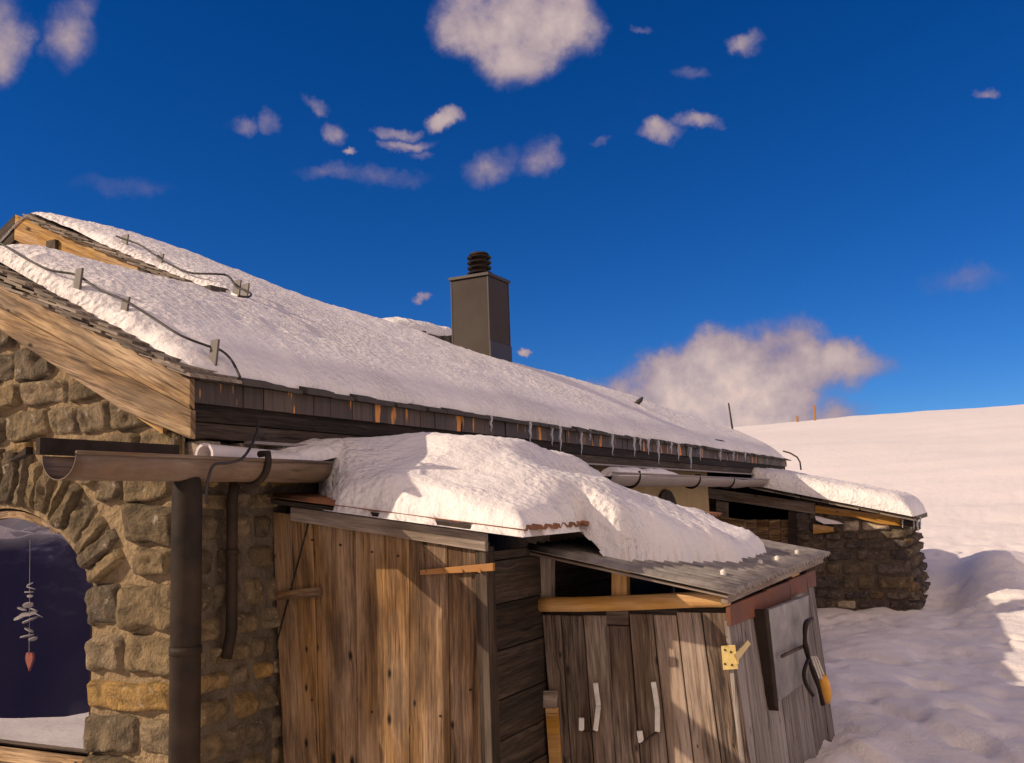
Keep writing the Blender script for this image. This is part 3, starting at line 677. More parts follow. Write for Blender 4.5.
# gutter
def half_pipe(X0, X1, yc, zr, r_, thick=.004, nx=24, sag=.0):
    mb = MB(); seg = 16; V = []
    for i in range(nx + 1):
        x_ = X0 + (X1 - X0) * i / nx
        for rr in (r_, r_ - thick):
            for k_ in range(seg + 1):
                a = pi + pi * k_ / seg; V.append((x_, yc + rr * cos(a), zr + rr * sin(a) + sag * fn((x_, 3, 1), .8)))
    m_ = 2 * (seg + 1); Fs = []
    for i in range(nx):
        for k_ in range(seg):
            a = i * m_ + k_; b_ = a + m_; Fs.append((a, a + 1, b_ + 1, b_)); a += seg + 1; b_ += seg + 1; Fs.append((a, b_, b_ + 1, a + 1))
        for k_ in (0, seg): a = i * m_ + k_; Fs.append((a, a + m_, a + m_ + seg + 1, a + seg + 1))
    for i in (0, nx):
        for k_ in range(seg): a = i * m_ + k_; Fs.append((a, a + 1, a + seg + 2, a + seg + 1))
    mb.add(V, Fs, .5, lambda p: (p[0], p[2] * .9 + p[1]))
    # rolled rim
    mb.tube([(X0, yc - r_, zr + .003), (X1, yc - r_, zr + .003)], .007, 8)
    return mb
YG = 2.86; ZG = .232
g1 = half_pipe(2.20, 3.60, YG, ZG, .088).build('gutter', M_gut, house, smooth=True)
g1['label'] = 'brown streaked gutter with an open spout end'
g2 = half_pipe(7.2, 13.75, YG, ZG + .012, .10, sag=.02).build('gutter', M_gut2, house, smooth=True)
g2['label'] = 'pale grey gutter under the far eave'
def bracket(x_, g, t_=.016, rr=.100):
    mb = MB(); pts = [(x_, YG + rr, ZG + .03)] + [(x_, YG + rr * cos(a), ZG + rr * sin(a)) for a in np.linspace(2 * pi, pi, 14)] + [(x_, YG - rr, ZG + .03), (x_, YG - rr + .05, ZG + .03)]
    mb.tube(pts, t_ * .55, 6); mb.build('gutter_bracket', M_black, g, smooth=True)
bracket(3.14, g1, .028)
for px in (640, 700, 734): bracket(onY(px, 475, YG - .1).x, g2, .02)
# gutter outlet and downpipes
dx = onY(186, 600, YG).x
mb = MB(); mb.tube([(dx, YG, .21), (dx, YG, .15), (dx, YG, .10), (dx, YG, -1.6)], [.05, .052, .058, .058], 20); mb.tube([(dx, YG, -.52), (dx, YG, -.49)], .062, 20)
mb.build('downpipe', M_black, house, smooth=True)
dx2 = onY(232, 560, 3.0).x
mb = MB(); mb.tube([(dx2, 2.98, .16), (dx2, 3.0, .08), (dx2, 3.0, -.48), (dx2 - .01, 3.02, -.6)], .024, 12); mb.tube([(dx2, 3.0, -.16), (dx2, 3.0, -.14)], .03, 12)
mb.build('drain_pipe', M_black, house, smooth=True)
mb = MB(); q0 = onX(18, 462, 2.25); q1 = onX(42, 452, 2.28)
mb.prism([(2.215, q0.y, q0.z), (2.215, q1.y, q1.z - .01), (2.215, q1.y, q1.z + .016)], (.03, 0, 0), .5); mb.prism([(2.22, 2.985, .30), (2.86, 2.985, .30), (2.86, 2.985, .24), (2.22, 2.985, .24)], (0, .02, 0), .4)
mb.build('gutter_back_plate', M_black, house)

# chimney
cz = 2.42; cx0, cx1 = 8.60, 9.07; cy0, cy1 = 4.585, 5.035
mb = MB(); mb.box(cx0, cx1, cy0, cy1, 1.0, cz, grain='z'); ch = mb.build('chimney', M_chim, house, bevel=.006)
mb = MB(); mb.box(cx0 - .02, cx1 + .02, cy0 - .02, cy1 + .02, cz + .001, cz + .035); mb.build('chimney_cap', M_chimcap, ch, bevel=.004)
mb = MB()
for (ya, yb) in ((cy0 - .012, cy0 - .0), ):
    mb.box(cx0 - .008, cx1 + .008, ya, yb, 1.0, 1.72 + .0, .3)
for X_, Y_ in ((cx0 - .004, cy0 - .004), (cx1 - .010, cy0 - .004), (cx0 - .004, cy1 - .010)): mb.box(X_, X_ + .014, Y_, Y_ + .014, 1.0, cz, .6)
mb.build('chimney_flashing', M_chimcap, ch)
mb = MB(); cc = ((cx0 + cx1) / 2 + .0, (cy0 + cy1) / 2 + .0, cz + .036)
prof = [(.075, 0), (.075, .06)]
mb.lathe(cc, [(.001, 0), (.08, 0), (.08, .27), (.001, .27)], 24)
for k_ in range(4):
    z_ = .055 + k_ * .058; mb.lathe(cc, [(.078, z_ + .018), (.13, z_), (.135, z_ + .012), (.085, z_ + .034)], 28)
mb.lathe(cc, [(.078, .26), (.11, .262), (.10, .285), (.001, .295)], 28)
mb.build('flue_cowl', M_black, ch, smooth=False)

# ------------------------------------------------------------------ roof snow
def rs_thick(X, d):     # thickness by distance from the eave edge
    k = min(1.0, max(0, d) / .30); return .105 * sqrt(max(0, 1 - (1 - k) ** 2)) + .02
def roof_top(X, Y):
    ry = cr_(X)
    # rounded ridge
    s = .22
    base = roofz(Y) if Y < ry - s else roofz(ry - s) + SL * (s * (1 - (1 - min(2, (Y - ry + s) / s)) ** 2) / 2 if Y < ry + s else 0) - (SL * (Y - ry - s) if Y > ry + s else 0)
    th_ = rs_thick(X, Y - (YE - .008) + .012 * fn((X * 6, 1, 1), 1, 3))
    if 4.6 <= X < 5.8 and Y > 4.2:
        f = min(1, (Y - 4.2) / .5) * min(1, (5.8 - X) / 1.0); yy = Y if Y < ry - .15 else ry - .15 - max(0, Y - ry + .05) * 1.2
        base = base * (1 - f) + f * (utop(yy) + .045)
        e_ = min(1, max(0, (X - 4.6) / .55)); th_ *= (1 - f) + f * (.10 + .8 * sqrt(1 - (1 - e_) ** 2))
    z_ = base + th_
    lump = fn((X * .6, Y * .9, 2), 1, 2) * .03
    far_end = min(1, max(0, (XEND + .03 - X) / .5)); z_ -= (1 - sqrt(max(0, 1 - (1 - far_end) ** 2))) * .16
    if X <= 4.6:
        k = min(1, max(0, (X - (XB + .035)) / .32)); z_ -= (1 - sqrt(max(0, 1 - (1 - k) ** 2))) * .11; z_ = max(z_, base + .006)
        z_ += fn((X * 5, Y * 9, 5), 1, 2) * .020 * (1 - k)
    rough = min(1, max(0, (Y - 3.25 - .1 * fn((X * .8, 4, 4), 1, 3)) / .3))
    cr1 = fn((X * 6.0, Y * 6.0, 1), 1, 4) * .007 + abs(fn((X * 13, Y * 20, 3), 1, 3)) * .009
    z_ += lump + cr1 * (.12 + rough)
    return z_
def xs_range(a, b_, f0, f1):
    out = [a]
    while out[-1] < b_: k = (out[-1] - a) / (b_ - a); out.append(out[-1] + f0 + (f1 - f0) * k)
    out[-1] = b_; return out
def snow_sheet(name, xs, ys_of, zf, edge_of, label, skip=None):
    V = []; Fs = []; n = None
    for X in xs:
        ys = ys_of(X); n = len(ys)
        for Y in ys: V.append((X, Y, zf(X, Y)))
    for i in range(len(xs) - 1):
        for j in range(n - 1): a = i * n + j; Fs.append((a, a + n, a + n + 1, a + 1))
    # skirts down to the roof
    b0 = len(V)
    per = [(i, 0) for i in range(len(xs))] + [(len(xs) - 1, j) for j in range(1, n)] + [(i, n - 1) for i in range(len(xs) - 2, -1, -1)] + [(0, j) for j in range(n - 2, 0, -1)]
    for (i, j) in per: p = V[i * n + j]; V.append((p[0], p[1], edge_of(p[0], p[1], p[2])))
    m_ = len(per)
    for k_ in range(m_):
        i, j = per[k_]; i2, j2 = per[(k_ + 1) % m_]
        if skip and skip(V[i * n + j]) and skip(V[i2 * n + j2]): continue
        Fs.append((i * n + j, b0 + k_, b0 + (k_ + 1) % m_, i2 * n + j2))
    mb = MB(); mb.add(V, Fs, .5)
    o = mb.build(name, M_roofsnow, smooth=True, loc=(xs[0], YE, .7)); tag(o, label, 'snow', kind='stuff'); return o
ys0 = lambda top: (lambda X: [YE - .008 + (t_ ** 1.15) * (top(X) - YE + .008) for t_ in np.linspace(0, 1, 95)])
def eave_wob(X, Y, z_): return min(z_, roofz(Y) - .008)
snow_sheet('roof_snow', xs_range(XB + .035, 4.6, .02, .022), ys0(lambda X: 5.0), roof_top, eave_wob,
           'snow on the near low gable roof beside the weathered bargeboard', skip=lambda p: p[0] > 4.59)
def main_top(X, Y):
    return roof_top(X, Y)
snow_sheet('roof_snow', xs_range(4.6, XEND + .02, .025, .06), ys0(lambda X: cr_(X) + .75), main_top, eave_wob,
           'crusted snow on the main roof around the chimney', skip=lambda p: p[0] < 4.61 and p[1] < 4.3)

# lightning conductor wires on brackets
def on_snow(px, py, off):
    d = ray(px, py); t_ = 2.0
    while t_ < 20:
        p = d * t_
        if p.y > YE - .1 and p.x > XB and p.z < roof_top(max(p.x, XB + .02), p.y) + off: return p
        t_ += .01
    return d * 5
def wire(name, pts, off, mat_=M_wire, r_=.006):
    P = [on_snow(x_, y_, off) for x_, y_ in pts]
    Q = []
    for i in range(len(P) - 1):
        p0 = P[max(i - 1, 0)]; p1 = P[i]; p2 = P[i + 1]; p3 = P[min(i + 2, len(P) - 1)]
        for s_ in range(6):
            t_ = s_ / 6; Q.append(.5 * ((2 * p1) + (-p0 + p2) * t_ + (2 * p0 - 5 * p1 + 4 * p2 - p3) * t_ ** 2 + (-p0 + 3 * p1 - 3 * p2 + p3) * t_ ** 3))
    Q.append(P[-1]); mb = MB(); mb.tube(Q, r_, 6); return mb.build(name, mat_, house, smooth=True)
wr = wire('lightning_conductor', [(-25, 232), (0, 243), (25, 258), (50, 270), (76, 275), (100, 290), (124, 300), (150, 316), (180, 335), (208, 346), (222, 351), (232, 361), (240, 377)], .05)
for (px, py, hh) in ((75, 283, .10), (122, 304, .06), (211, 356, .10)):
    p = on_snow(px, py + 6, 0); mb = MB(); mb.prism([(p.x, p.y - .022, p.z - .04), (p.x, p.y + .022, p.z - .04), (p.x + .01, p.y + .012, p.z + hh), (p.x + .01, p.y - .032, p.z + hh)], (.012, 0, 0), .5)
    mb.build('wire_bracket', M_bracket, wr, bevel=.002)
wr2 = wire('lightning_conductor', [(116, 236), (124, 239), (140, 245), (158, 257), (175, 267), (192, 273), (215, 274), (228, 276), (237, 287), (245, 290), (251, 294), (248, 297), (238, 296)], .06, r_=.007)
for (px, py, hh) in ((123, 240, .07), (158, 257, .05), (235, 291, .10), (243, 293, .09)):
    p = on_snow(px, py + 4, 0); mb = MB(); mb.prism([(p.x, p.y - .03, p.z - .03), (p.x, p.y + .03, p.z - .03), (p.x + .01, p.y + .02, p.z + hh), (p.x + .01, p.y - .04, p.z + hh)], (.012, 0, 0), .5)
    mb.build('wire_bracket', M_bracket, wr2, bevel=.002)
# bare verge slates at the end of the upper gable
for (px, py, w_) in ((222, 290, .035), (213, 288, .03)):
    p = on_snow(px, py, 0.01); mb = MB(); mb.box(p.x - .05, p.x + .03, p.y - w_, p.y + w_, p.z - .05, p.z + .008); mb.build('roof_slate', M_slate, house, bevel=.004)
# conductor loops near the far end of the roof
def loop(pts, r_=.012):
    mb = MB(); mb.tube(pts, r_, 8); return mb.build('conductor_rod', M_black, house, smooth=True)
q = [onY(px, py, 3.05) for px, py in ((715, 440), (722, 441), (729, 444), (733, 449), (735, 458), (735, 470))]; loop(q)
q = [onX(px, py, XEND + .05) for px, py in ((783, 451), (790, 453), (797, 457), (800, 462), (801, 470))]; loop(q)
# rear cross roof peeping over the ridge left of the chimney
YR = 6.6
top_ = [onY(px, py, YR) for px, py in ((335, 330), (362, 321), (382, 318), (402, 321), (425, 327), (440, 334), (453, 346))]
x0_, x1_ = top_[0].x, top_[-1].x
mb = MB(); V = []; nn_ = 60; mm = 16
def rear_top(X):
    for a, b_ in zip(top_[:-1], top_[1:]):
        if a.x <= X <= b_.x + 1e-6: return a.z + (b_.z - a.z) * (X - a.x) / (b_.x - a.x)
    return top_[-1].z
for i in range(nn_ + 1):
    X = x0_ + (x1_ - x0_) * i / nn_; z0 = rear_top(X)
    for j in range(mm + 1):
        a = pi * j / mm * .5; V.append((X, YR - .55 * cos(a) * 1.0 + (0 if j < mm else 1.2), z0 - .26 + .26 * sin(a) + fn((X * 5, a * 3, 2), 1, 3) * .03))
k = mm + 1; mb.add(V, [(i * k + j, (i + 1) * k + j, (i + 1) * k + j + 1, i * k + j + 1) for i in range(nn_) for j in range(mm)])
o = mb.build('roof_snow', M_roofsnow, smooth=True, loc=top_[3]); tag(o, 'low snow hump with dark edge beyond the ridge left of the chimney', 'snow', kind='stuff')
mb = MB(); r_ = random.Random(12); X = x0_
while X < x1_:
    z0 = rear_top(X) - .26; w_ = r_.uniform(.1, .3); mb.box(X, X + w_, YR - .62 + r_.uniform(-.03, .03), YR + .6, z0 - .07 - r_.uniform(0, .03), z0 - .005 + r_.uniform(0, .03)); X += w_ + .004
mb.build('rear_roof', M_slate, house)
q = onY(423, 337, YR - .6); mb = MB(); mb.box(q.x - .03, q.x + .03, q.y - .03, q.y + .03, q.z - .2, q.z + .07, grain='z'); mb.build('stub', M_black, house)

# ------------------------------------------------------------------ cables hanging from the eave
def curve_pts(P, n=8):
    P = [Vector(p) for p in P]; Q = []
    for i in range(len(P) - 1):
        p0 = P[max(i - 1, 0)]; p1 = P[i]; p2 = P[i + 1]; p3 = P[min(i + 2, len(P) - 1)]
        for s_ in range(n):
            t_ = s_ / n; Q.append(.5 * ((2 * p1) + (-p0 + p2) * t_ + (2 * p0 - 5 * p1 + 4 * p2 - p3) * t_ ** 2 + (-p0 + 3 * p1 - 3 * p2 + p3) * t_ ** 3))
    return Q + [P[-1]]
P = [onY(258, 420, 2.94), onY(257, 432, 2.9), onY(250, 448, 2.82), onY(241, 459, 2.745), onY(228, 463, 2.74), onY(214, 465, 2.74), onY(208, 480, 2.735), onY(206, 495, 2.74), onY(207, 503, 2.76)]
mb = MB(); mb.tube(curve_pts(P), .006, 6); o = mb.build('cable', M_wire, smooth=True, loc=P[3]); tag(o, 'thin black cable looping down from the near eave over the brown gutter', 'cable')
# white plastic pipe lying behind the gutter
mb = MB(); pr = .047; seg = 24; V = []; pc0 = onY(204, 455, 2.93); 
pl = [Vector((pc0.x, 2.93, pc0.z)), Vector((pc0.x + .10, 2.932, pc0.z - .001)), Vector((pc0.x + .55, 2.95, pc0.z - .012))]
for rr in (pr, pr - .008):
    mb.tube(pl, rr, 24, cap=False)
mb.tube([pl[0], pl[0] + Vector((.012, 0, 0))], [pr + .004, pr + .004], 24, cap=False)
ring = []
for k_ in range(24):
    a, b_ = 2 * pi * k_ / 24, 2 * pi * (k_ + 1) / 24
    mb.poly([(pl[0].x, 2.93 + r_ * cos(q_), pc0.z + r_ * sin(q_)) for q_, r_ in ((a, pr + .004), (b_, pr + .004), (b_, pr - .008), (a, pr - .008))])
for k_ in (.07,): mb.tube([pl[0] + Vector((k_, 0, 0)), pl[0] + Vector((k_ + .03, 0, 0))], [pr + .007, pr + .007], 24, cap=True) if False else None
o = mb.build('plastic_pipe', M_pvc, smooth=True, loc=pl[0]); tag(o, 'white plastic pipe lying behind the brown gutter at the house corner', 'pipe')

# ------------------------------------------------------------------ tall shed against the house
XD = 3.52; YD = 1.93
shed = thing('shed', (4.6, 2.5, -1.6), 'tall brown plank shed leaning on the farmhouse under a thick snow cap', 'shed')
def srz(y): return .085 + (y - 3.05) * .137     # roof underside
# front door of wide planks; edges fan slightly as in an old door
edges_t = [272, 301, 355, 410, 487]; edges_b = [283, 305, 358, 410, 492]
E_ = [(onX(a, 515 + i * 8, XD).y, onX(b_, 763, XD).y) for i, (a, b_) in enumerate(zip(edges_t, edges_b))]
mb = MB(); tn_ = [.9, .8, .45, .35]
cuts = [0, 2, 3, 4]
for n_, (i, j) in enumerate(((0, 2), (2, 3), (3, 4))):
    (ta, ba), (tb, bb) = E_[i], E_[j]
    ba2 = ta + (ba - ta) * (1.6 / 1.05); bb2 = tb + (bb - tb) * 1.5
    zt1, zt2 = srz(ta) - .075, srz(tb) - .075
    # sub-boards
    nb = 2 if n_ == 0 else (1 if n_ == 1 else 2)
    for s_ in range(nb):
        f0, f1 = s_ / nb, (s_ + 1) / nb; g = .0035 if s_ < nb - 1 else .0035
        A = ta + (tb - ta) * f0; B = ta + (tb - ta) * f1 + g; Ab = ba2 + (bb2 - ba2) * f0; Bb = ba2 + (bb2 - ba2) * f1 + g
        mb.prism([(XD + .004 * (s_ % 2), Ab, -1.62), (XD + .004 * (s_ % 2), A, srz(A) - .07), (XD + .004 * (s_ % 2), B, srz(B) - .07), (XD + .004 * (s_ % 2), Bb, -1.62)], (.028, 0, 0), [.85, .75, .55, .35, .3][n_ + s_])
door = mb.build('door', M_door, shed, bevel=.003)
def px_box(mbn, X, corners, dep, parent, m_, name, tone=.5, bevel=.002):
    mb = MB(); mb.prism([onX(a, b_, X) for a, b_ in corners], (dep, 0, 0), tone); return mb.build(name, m_, parent, bevel=bevel)
px_box(0, XD - .022, [(420, 570), (493, 563), (493, 571), (420, 575)], .018, door, M_hinge, 'hinge')
for px in (425, 443, 462, 480):
    q = onX(px, 571, XD - .024); mb = MB(); mb.tube([q, q + Vector((-.008, 0, 0))], .007, 8); mb.build('rivet', M_hinge, door)
px_box(0, XD - .024, [(276, 592), (319, 587), (320, 597), (277, 600)], .02, door, M_door, 'batten', .4)
mb = MB(); mb.tube([onX(309, 521, XD - .003), onX(296, 570, XD - .003), onX(288, 600, XD - .003), onX(277, 642, XD - .003)], .0045, 6, tone=.1); mb.build('split', M_dark, door)
for (px, py) in ((312, 540), (340, 545), (372, 552), (398, 556), (440, 545), (470, 690), (312, 700), (372, 712), (440, 716)):
    q = onX(px, py, XD - .003); mb = MB(); mb.tube([q + Vector((.01, 0, 0)), q + Vector((-.003, 0, 0))], .0045, 8); mb.build('nail', M_black, door)
# dark backing frame, lintel and post
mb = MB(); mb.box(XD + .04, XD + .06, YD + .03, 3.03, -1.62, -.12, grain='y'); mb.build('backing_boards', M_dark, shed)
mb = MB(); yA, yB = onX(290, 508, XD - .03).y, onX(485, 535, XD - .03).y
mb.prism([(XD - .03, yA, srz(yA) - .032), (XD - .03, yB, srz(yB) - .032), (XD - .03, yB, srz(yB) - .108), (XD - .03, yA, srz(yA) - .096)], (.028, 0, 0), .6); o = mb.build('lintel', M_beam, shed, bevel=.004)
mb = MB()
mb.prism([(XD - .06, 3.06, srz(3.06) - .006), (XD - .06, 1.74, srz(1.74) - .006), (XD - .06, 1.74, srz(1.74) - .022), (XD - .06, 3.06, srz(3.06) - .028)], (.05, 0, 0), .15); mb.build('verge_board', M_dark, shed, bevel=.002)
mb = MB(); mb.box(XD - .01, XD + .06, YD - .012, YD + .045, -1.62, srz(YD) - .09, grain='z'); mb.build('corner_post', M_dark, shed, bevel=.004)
mb = MB(); mb.box(XD - .016, XD - .011, YD - .01, YD + .02, -1.2, -.15, .9, grain='z'); mb.build('edge_strip', M_dark, shed)
# side wall of horizontal boards
mb = MB(); z = -1.62; r_ = random.Random(3)
while z < srz(YD) - .13:
    h = r_.uniform(.15, .20); z2 = min(z + h, srz(YD) - .11); mb.box(XD + .062, 6.6, YD + r_.uniform(0, .008), YD + .03, z, z2 - .005); z = z2
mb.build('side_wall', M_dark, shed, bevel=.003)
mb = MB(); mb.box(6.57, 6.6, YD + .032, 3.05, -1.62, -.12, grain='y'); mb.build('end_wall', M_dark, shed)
# its roof: boards and a corrugated sheet peeping out at the eave
mb = MB(); mb.prism([(XD - .008, 3.06, srz(3.06) - .026), (XD - .008, 1.80, srz(1.80) - .026), (XD - .008, 1.80, srz(1.80) - .004), (XD - .008, 3.06, srz(3.06) - .004)], (2.6, 0, 0), .3); rf = mb.build('roof', M_dark, shed)
def corrugated(x0, x1, ya, yb, zf, amp, per, name, m_, parent, ny=6, yb_jit=0.0, thick=.003):
    mb = MB(); nx = int((x1 - x0) / per * 10); V = []
    for i in range(nx + 1):
        X = x0 + (x1 - x0) * i / nx
        for j in range(ny + 1):
            Y = ya + (yb - ya) * j / ny + (yb_jit * mn.noise(Vector((X * 9, 0, 0))) if j == ny else 0); V.append((X, Y, zf(X, Y) + amp * sin(2 * pi * X / per)))
    n_ = ny + 1; mb.add(V, [(i * n_ + j, i * n_ + j + 1, (i + 1) * n_ + j + 1, (i + 1) * n_ + j) for i in range(nx) for j in range(ny)])
    return mb.build(name, m_, parent, smooth=True, solid=thick)
corrugated(5.9, 6.84, 2.12, 1.80, lambda X, Y: -.105 + (Y - 1.8) * .1, .012, .085, 'rusty_sheet', M_rzinc, rf, yb_jit=.02)
mb = MB(); mb.box(5.95, 6.8, 1.84, 1.90, -.17, -.12); mb.build('sheet_batten', M_beam, rf, bevel=.003)
corrugated(XD - .07, 6.12, 3.05, 1.70, lambda X, Y: srz(Y) + .012, .010, .085, 'corrugated_sheet', M_rzinc, rf, yb_jit=.02)

# ------------------------------------------------------------------ log store (low hut)
XS = 4.04; hut = thing('log_store', (5.2, 1.4, -1.6), 'low grey plank log store with corrugated metal roof and new yellow beam', 'log store')
def hz(X, Y): return -.362 + (Y - 1.07) * .205 + (X - 5) * .004
# front planks, splayed to the foot
tpx = [541, 560, 582, 606, 628, 652, 676, 701, 728]; bpx = [553, 570, 593, 616, 640, 668, 694, 722, 751]
mb = MB(); r_ = random.Random(5)
for i in range(8):
    g = .005
    A = onX(tpx[i], 612 + (0 if i != 3 else 22), XS).y; B = onX(tpx[i + 1], 612, XS).y + g; a = onX(bpx[i], 763, XS).y; b_ = onX(bpx[i + 1], 763, XS).y + g
    zt = onX((tpx[i] + tpx[i + 1]) / 2, 614 + (12 if i == 3 else r_.uniform(-2, 3)), XS).z
    zb = -1.11; k = (-1.62 - zt) / (zb - zt); xo = r_.uniform(0, .012)
    if i == 3: m2 = MB(); m2.box(XS + .012, XS + .03, B, A, zt + .004, zt + .075, .2, grain='y'); m2.build('filler_block', M_grey, hut)
    mb.prism([(XS + xo, A + (a - A) * k, -1.62), (XS + xo, A, zt), (XS + xo, B, zt), (XS + xo, B + (b_ - B) * k, -1.62)], (.025, 0, 0))
hd = mb.build('front_door', M_grey, hut, bevel=.004)
# side boards, pale and silvered
YH = 1.055; tilt = .055
def side_pt(X, z): return Vector((X, YH + .0 + (z + .5) * tilt * (1 if z < -.5 else 0) , z))
mb = MB(); X = XS + .0; r_ = random.Random(6)
ends = []
while X < 6.02:
    w_ = r_.uniform(.12, .21); X2_ = min(X + w_, 6.05); g = .006
    zt = -.505
    lean = .09
    p0 = Vector((X + (lean * (X - XS) / 2), YH - .058, -1.62)); p1 = Vector((X, YH, zt)); p2 = Vector((X2_ - g, YH, zt)); p3 = Vector((X2_ - g + lean * (X2_ - XS) / 2, YH - .058, -1.62))
    off = Vector((0, r_.uniform(0, .008), 0))
    mb.prism([p0 + off, p1 + off, p2 + off, p3 + off], (0, .022, 0)); X = X2_
hs_ = mb.build('side_boards', M_pale, hut, bevel=.004)
# rust band
mb = MB()
for (xa, xb_) in ((4.03, 4.74), (4.735, 5.3), (5.295, 5.80), (5.795, 6.1)):
    mb.prism([(xa, YH - .006 - (.004 if xa > 5 else 0), -.525), (xb_, YH - .006, -.545), (xb_, YH - .006, -.445), (xa, YH - .006, -.44)], (0, .02, 0))
mb.build('rust_band', M_rust, hut, bevel=.002)
for X in np.linspace(4.1, 6.0, 12):
    pass
# posts, beam, rails
def hbox(name, corners, X, dep, m_, tone=.6): 
    mb = MB(); mb.prism([onX(a, b_, X) for a, b_ in corners], (dep, 0, 0), tone); return mb.build(name, m_, hut, bevel=.006)
hbox('post', [(537, 599), (537, 553), (551, 556), (551, 599)], XS + .01, .05, M_beam, .8)
hbox('post', [(611, 598), (611, 566), (626, 569), (627, 598)], XS + .01, .05, M_yel, .4)
hbox('post_head', [(604, 571), (604, 559), (633, 563), (633, 573)], XS + .015, .06, M_yel, .5)
mb = MB()
c = [onX(px, py, XS - .03) for px, py in ((538, 605), (580, 605), (640, 603), (700, 600), (728, 600))]
# rounded square beam
V = []
nb = 14
for i in range(nb + 1):
    t_ = i / nb; k = t_ * 4; a = int(min(k, 3)); p = c[a].lerp(c[a + 1], k - a); rr = 1.0 if i < nb else .75
    for s_ in range(12):
        th = 2 * pi * s_ / 12; ss = 1 / max(abs(cos(th)), abs(sin(th))) ** .55
        V.append((p.x + .028 + .030 * ss * cos(th) * rr, p.y, p.z + .033 * ss * sin(th) * rr))
Fs = [(i * 12 + s_, (i + 1) * 12 + s_, (i + 1) * 12 + (s_ + 1) % 12, i * 12 + (s_ + 1) % 12) for i in range(nb) for s_ in range(12)] + [tuple(range(12)), tuple(nb * 12 + s_ for s_ in range(12))[::-1]]
mb.add(V, Fs, .6, lambda p: (p[1] * 1.0, p[2] + p[0])); mb.build('beam', M_yel, hut, smooth=True)
mb = MB(); mb.box(XS + .02, XS + .06, 1.07, 1.92, -.50, -.447, .2, grain='y'); mb.build('rail', M_dark, hut, bevel=.003)
mb = MB(); mb.box(XS + .05, 6.0, 1.09, 1.12, -.445, -.41, .2); mb.build('rail', M_dark, hut, bevel=.003)
for X in (4.06, 4.75, 5.35, 5.95):
    mb = MB(); mb.box(X, X + .06, YH + .02, YH + .07, -.45, hz(X, YH) - .02, grain='z'); mb.build('post', M_beam if X < 4.1 else M_dark, hut, bevel=.004)
mb = MB(); mb.box(5.42, 5.62, YH + .0, YH + .05, -.438, -.405); mb.build('wedge', M_yel, hut, bevel=.004)
# far end wall and logs inside
mb = MB(); mb.box(6.02, 6.05, 1.08, 1.92, -1.62, -.45, grain='y'); mb.build('end_wall', M_grey, hut)
mb = MB()
mb.prism([(XS - .09, 1.945, hz(4, 1.945) - .018), (XS - .09, 1.035, hz(4, 1.035) - .018), (XS - .09, 1.035, hz(4, 1.035) - .03), (XS - .09, 1.945, hz(4, 1.945) - .03)], (.03, 0, 0), .1)
mb.prism([(XS - .07, 1.04, hz(XS, 1.04) - .014), (6.36, 1.04, hz(6.36, 1.04) - .014), (6.36, 1.04, hz(6.36, 1.04) - .055), (XS - .07, 1.04, hz(XS, 1.04) - .055)], (0, .03, 0), .8)
mb.build('roof_frame', M_beam, hut, bevel=.003)
hr = corrugated(XS - .12, 6.40, 1.95, 1.0, lambda X, Y: hz(X, Y) + .006, .012, .092, 'corrugated_roof', M_zinc, hut, thick=.004)
nH = (-.004, -.205, 1.0)
for (px, py) in ((723, 571), (760, 561), (777, 557), (797, 551)):
    q = onP(px, py, nH, -.362 - 1.07 * .205 - 5 * .004 + .03); mb = MB(); mb.lathe(q, [(.013, -.02), (.014, .000), (.008, .006), (.001, .008)], 12); mb.build('screw_cap', M_white, hr, smooth=True)
# white J-shaped handles
def handle(p, ps, r_=.011):
    mb = MB()
    for a, b_ in zip(ps[:-1], ps[1:]):
        A, B = onX(*a, XS - .02), onX(*b_, XS - .02); d_ = (B - A).normalized(); n_ = Vector((1, 0, 0)).cross(d_) * r_
        mb.prism([A + n_, B + n_, B - n_, A - n_], (.012, 0, 0))
    return mb.build('handle', M_white, hd, bevel=.003)
handle(0, [(595, 683), (598, 706), (595, 731)]); handle(0, [(581, 718), (581, 731)], .012)
handle(0, [(653, 682), (657, 708), (657, 732)]); handle(0, [(639, 731), (641, 743)], .013)
for a, b_ in (((583, 731), (595, 731)), ((641, 743), (657, 732))):
    mb = MB(); mb.tube([onX(*a, XS - .015), onX(*b_, XS - .015)], .006, 6); mb.build('handle_rod', M_black, hd)
px_box(0, XS - .015, [(543, 691), (556, 691), (556, 708), (543, 708)], .02, hut, M_beam, 'block', .6)
px_box(0, XS - .012, [(545, 708), (557, 708), (561, 775), (550, 775)], .02, hut, M_yel, 'strip', .5)
# brass hasp
mb = MB(); mb.prism([onX(a, b_, XS - .02) for a, b_ in ((721, 646), (735, 645), (738, 669), (723, 670))], (.006, 0, 0)); q = [onY(a, b_, YH - .03) for a, b_ in ((735, 655), (748, 640), (751, 644), (738, 661))]
mb.prism(q, (0, .006, 0)); mb.tube([onX(736, 652, XS - .025), onX(737, 664, XS - .025)], .008, 8); ha = mb.build('hasp', M_brass, hd, bevel=.001)
mb = MB()
for a, b_ in ((725, 650), (725, 664), (731, 652), (732, 665)):
    q = onX(a, b_, XS - .021); mb = MB(); mb.tube([q, q + Vector((-.003, 0, 0))], .0045, 8); mb.build('screw', M_black, ha)
